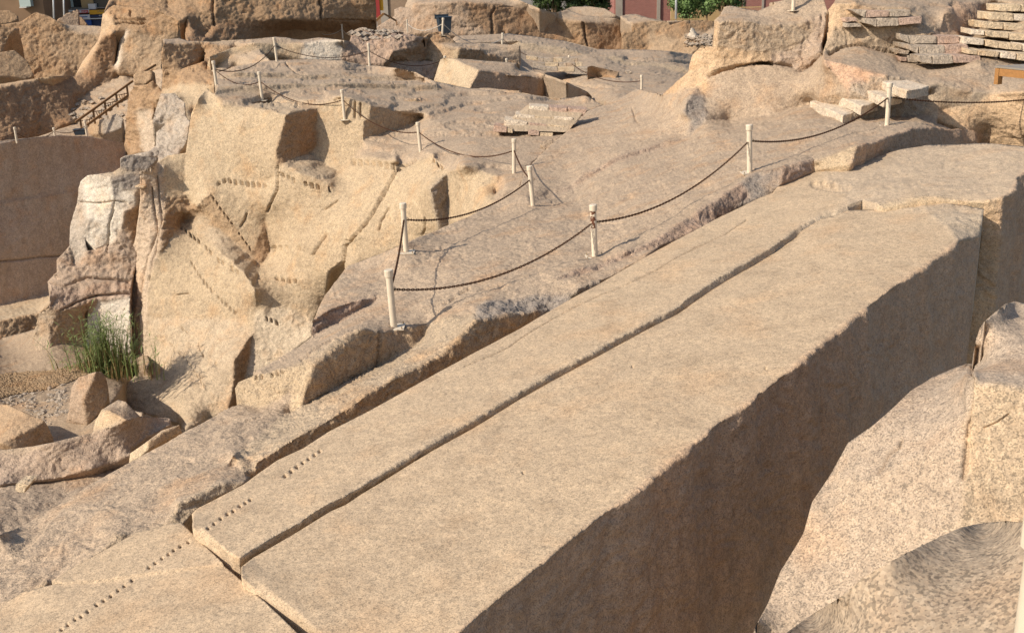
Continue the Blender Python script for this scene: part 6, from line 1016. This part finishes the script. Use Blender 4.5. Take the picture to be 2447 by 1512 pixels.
# red brick building
D2 = 112
root = empty('brick_building', Vector(P3(Q('c0 1250,300')[0], D2)), 'red brick building with grey concrete columns and an air conditioner', 'building')
slab('wall', 'c0', 985, -700, 1512, 330, D2, 8, 'brick', root)
for x0, x1 in ((998, 1062), (1372, 1416)): slab('column', 'c0', x0, -700, x1, 330, D2, .5, 'concrete', root, .15)
slab('column', 'c0', 1250, -700, 1285, 66, D2, .5, 'concrete', root, .1); slab('band', 'c0', 1062, 100, 1372, 108, D2, .3, 'concrete', root, .04); slab('beam', 'c0', 1065, 56, 1285, 68, D2, .4, 'concrete', root, .12)
w_ = slab('window', 'c0', 1170, -120, 1262, 54, D2, .15, 'door_red', root, .12)
for i in range(3): o = slab('shutter_slat', 'c0', 1174 + i * 30, -118, 1200 + i * 30, 50, D2, .04, 'door_red', root, .17); o.parent = w_; o.location = (0, 0, 0)
a_ = slab('air_conditioner', 'c0', 1066, -60, 1136, 46, D2, .7, 'ac', root, .95)
for i in range(7): o = slab('vent_slat', 'c0', 1072 + i * 9, -50, 1077 + i * 9, 40, D2, .03, 'concrete', root, .99); o.parent = a_; o.location = (0, 0, 0)
slab('bracket', 'c0', 1062, 48, 1140, 54, D2, .8, 'steel', root, .95)
for x in (1066, 1132): slab('bracket', 'c0', x, 54, x + 4, 100, D2, .05, 'steel', root, .7)
root = empty('brick_building', Vector(P3(Q('c0 2300,300')[0], 108)), 'red brick wall with slim concrete columns above the rounded rock', 'building')
slab('wall', 'c0', 2130, -700, 3300, 330, 108, 8, 'brick', root)
for x in (2165, 2342, 2620): slab('column', 'c0', x, -700, x + 24, 330, 108, .4, 'concrete', root, .1)
root = empty('plaster_house', Vector(P3(Q('c0 1800,300')[0], 128)), 'ochre plastered house behind the trees', 'building')
slab('wall', 'c0', 1500, -700, 2160, 330, 128, 8, 'plaster', root); slab('window', 'c0', 1512, -20, 1592, 62, 128, .1, 'dark_glass', root, .05); slab('ledge', 'c0', 1500, 62, 1620, 90, 128, .4, 'concrete', root, .3)
# street lamp, fence
p0, p1 = Vector(P3(Q('c0 1548,215')[0], 101)), Vector(P3(Q('c0 1554,-350')[0], 101)); o = MB().tube([p0, p1], [.12, .09], 10).build('street_lamp', MAT['steel'], None, True); tag(o, 'grey lamp post beside the bright green tree', 'lamp post')
root = empty('wire_fence', Vector(P3(Q('c0 1650,200')[0], 99)), 'low pale railing fence under the bright green tree', 'fence')
for i in range(34): slab('picket', 'c0', 1500 + i * 9.5, 172, 1503 + i * 9.5, 200, 99, .03, 'plaster', root)
slab('rail', 'c0', 1498, 176, 1826, 179, 99, .03, 'plaster', root, .04)
root = empty('wire_fence', Vector(P3(Q('c0 2100,100')[0], 98)), 'low railing fence on the skyline behind the rounded rock', 'fence')
for i in range(36): slab('picket', 'c0', 1985 + i * 9.5, 64, 1988 + i * 9.5, 100, 98, .03, 'plaster', root)
slab('rail', 'c0', 1980, 68, 2330, 71, 98, .03, 'plaster', root, .04)
# trees
def leafmat(name, a, b):
    M = bpy.data.materials.new(name); M.use_nodes = True; nt = M.node_tree; bs = nt.nodes['Principled BSDF']
    n = noise_tex(nt, node(nt, 'ShaderNodeNewGeometry').outputs['Position'], 1.1, 3); nt.links.new(mixc(nt, ramp(nt, n, [(.35, 0.0), (.65, 1.0)]), a, b), bs.inputs['Base Color'])
    bs.inputs['Roughness'].default_value = .6; bs.inputs['Specular IOR Level'].default_value = .3; return M
MAT['leaf_dark'] = leafmat('leaf_dark', (.030, .055, .014), (.07, .10, .025)); MAT['leaf_light'] = leafmat('leaf_light', (.085, .15, .04), (.15, .22, .07)); MAT['bark'] = simple('bark', (.24, .16, .09), .9, noise=.6, nscale=4)
def tree(q, d, spread, hgt, n, leaf, size, label, seed, trunk=.22, lift=.0):
    r = random.Random(seed); base = Vector(P3(q, d)); base.z = -2.2
    top = Vector(P3(q, d)).z; root = empty('tree', base, label, 'tree', 'trees behind the quarry')
    m = MB(); H = top - base.z + hgt * .35; m.tube([(0, 0, -.1), (.1, 0, H * .4), (-.05, .1, H * .75), (.1, 0, H)], [trunk, trunk * .8, trunk * .6, trunk * .3], 8)
    blobs = []
    for k in range(11):
        a = r.uniform(0, 6.28); rr = r.uniform(.15, .8); c = Vector((math.cos(a) * rr * spread, math.sin(a) * rr * spread * .7, top - base.z + lift + r.uniform(-.15, 1) * hgt)); blobs.append((c, r.uniform(.28, .5) * spread))
        m.tube([(0, 0, H * .55), tuple(Vector((0, 0, H * .7)).lerp(c, .5)), tuple(c)], [trunk * .35, trunk * .2, .03], 5, False)
    m.build('trunk', MAT['bark'], root, True)
    v, f = [], []
    for i in range(n):
        c, rad = blobs[i % len(blobs)]; u = Vector((r.gauss(0, 1), r.gauss(0, 1), r.gauss(0, 1))).normalized() * rad * r.uniform(.55, 1.08)
        p = c + Vector((u.x, u.y, u.z * .8)); nrm = (u.normalized() + Vector((r.uniform(-.7, .7), r.uniform(-.7, .7), r.uniform(-.3, .9)))).normalized()
        t1 = nrm.cross(Vector((0, 0, 1)));
        if t1.length < 1e-3: t1 = Vector((1, 0, 0))
        t1.normalize(); t2 = nrm.cross(t1); a = r.uniform(0, 6.28); e1 = t1 * math.cos(a) + t2 * math.sin(a); e2 = nrm.cross(e1); s = size * r.uniform(.6, 1.3); b = len(v)
        v += [tuple(p - e1 * s), tuple(p + e2 * s * .45), tuple(p + e1 * s), tuple(p - e2 * s * .45)]; f.append((b, b + 1, b + 2, b + 3))
    mesh_from('crown', v, f, MAT[leaf], root)
tree(Q('c0 420,60')[0], 103, 2.6, 2.2, 4200, 'leaf_dark', .16, 'dark green tree over the back boulders, first from the banner', 1)
tree(Q('c0 640,50')[0], 105, 2.6, 2.4, 4200, 'leaf_dark', .16, 'dark green tree in the middle of the hedge of three', 2)
tree(Q('c0 850,55')[0], 104, 2.4, 2.2, 4200, 'leaf_dark', .16, 'dark green tree touching the red brick building', 3)
tree(Q('c0 1640,150')[0], 104, 2.3, 2.3, 5200, 'leaf_light', .15, 'bright green feathery tree beside the grey lamp post', 4, .12)
tree(Q('c0 1830,60')[0], 108, 1.9, 2.2, 2600, 'leaf_dark', .14, 'thin dark tree between the bright tree and the pale trunk', 5, .14)
tree(Q('c0 1990,70')[0], 100, 2.0, 2.0, 3600, 'leaf_light', .15, 'leafy tree with a thick pale trunk beside the rounded rock', 6, .34)
print('all', NTRI, round(time.time() - T0, 1))
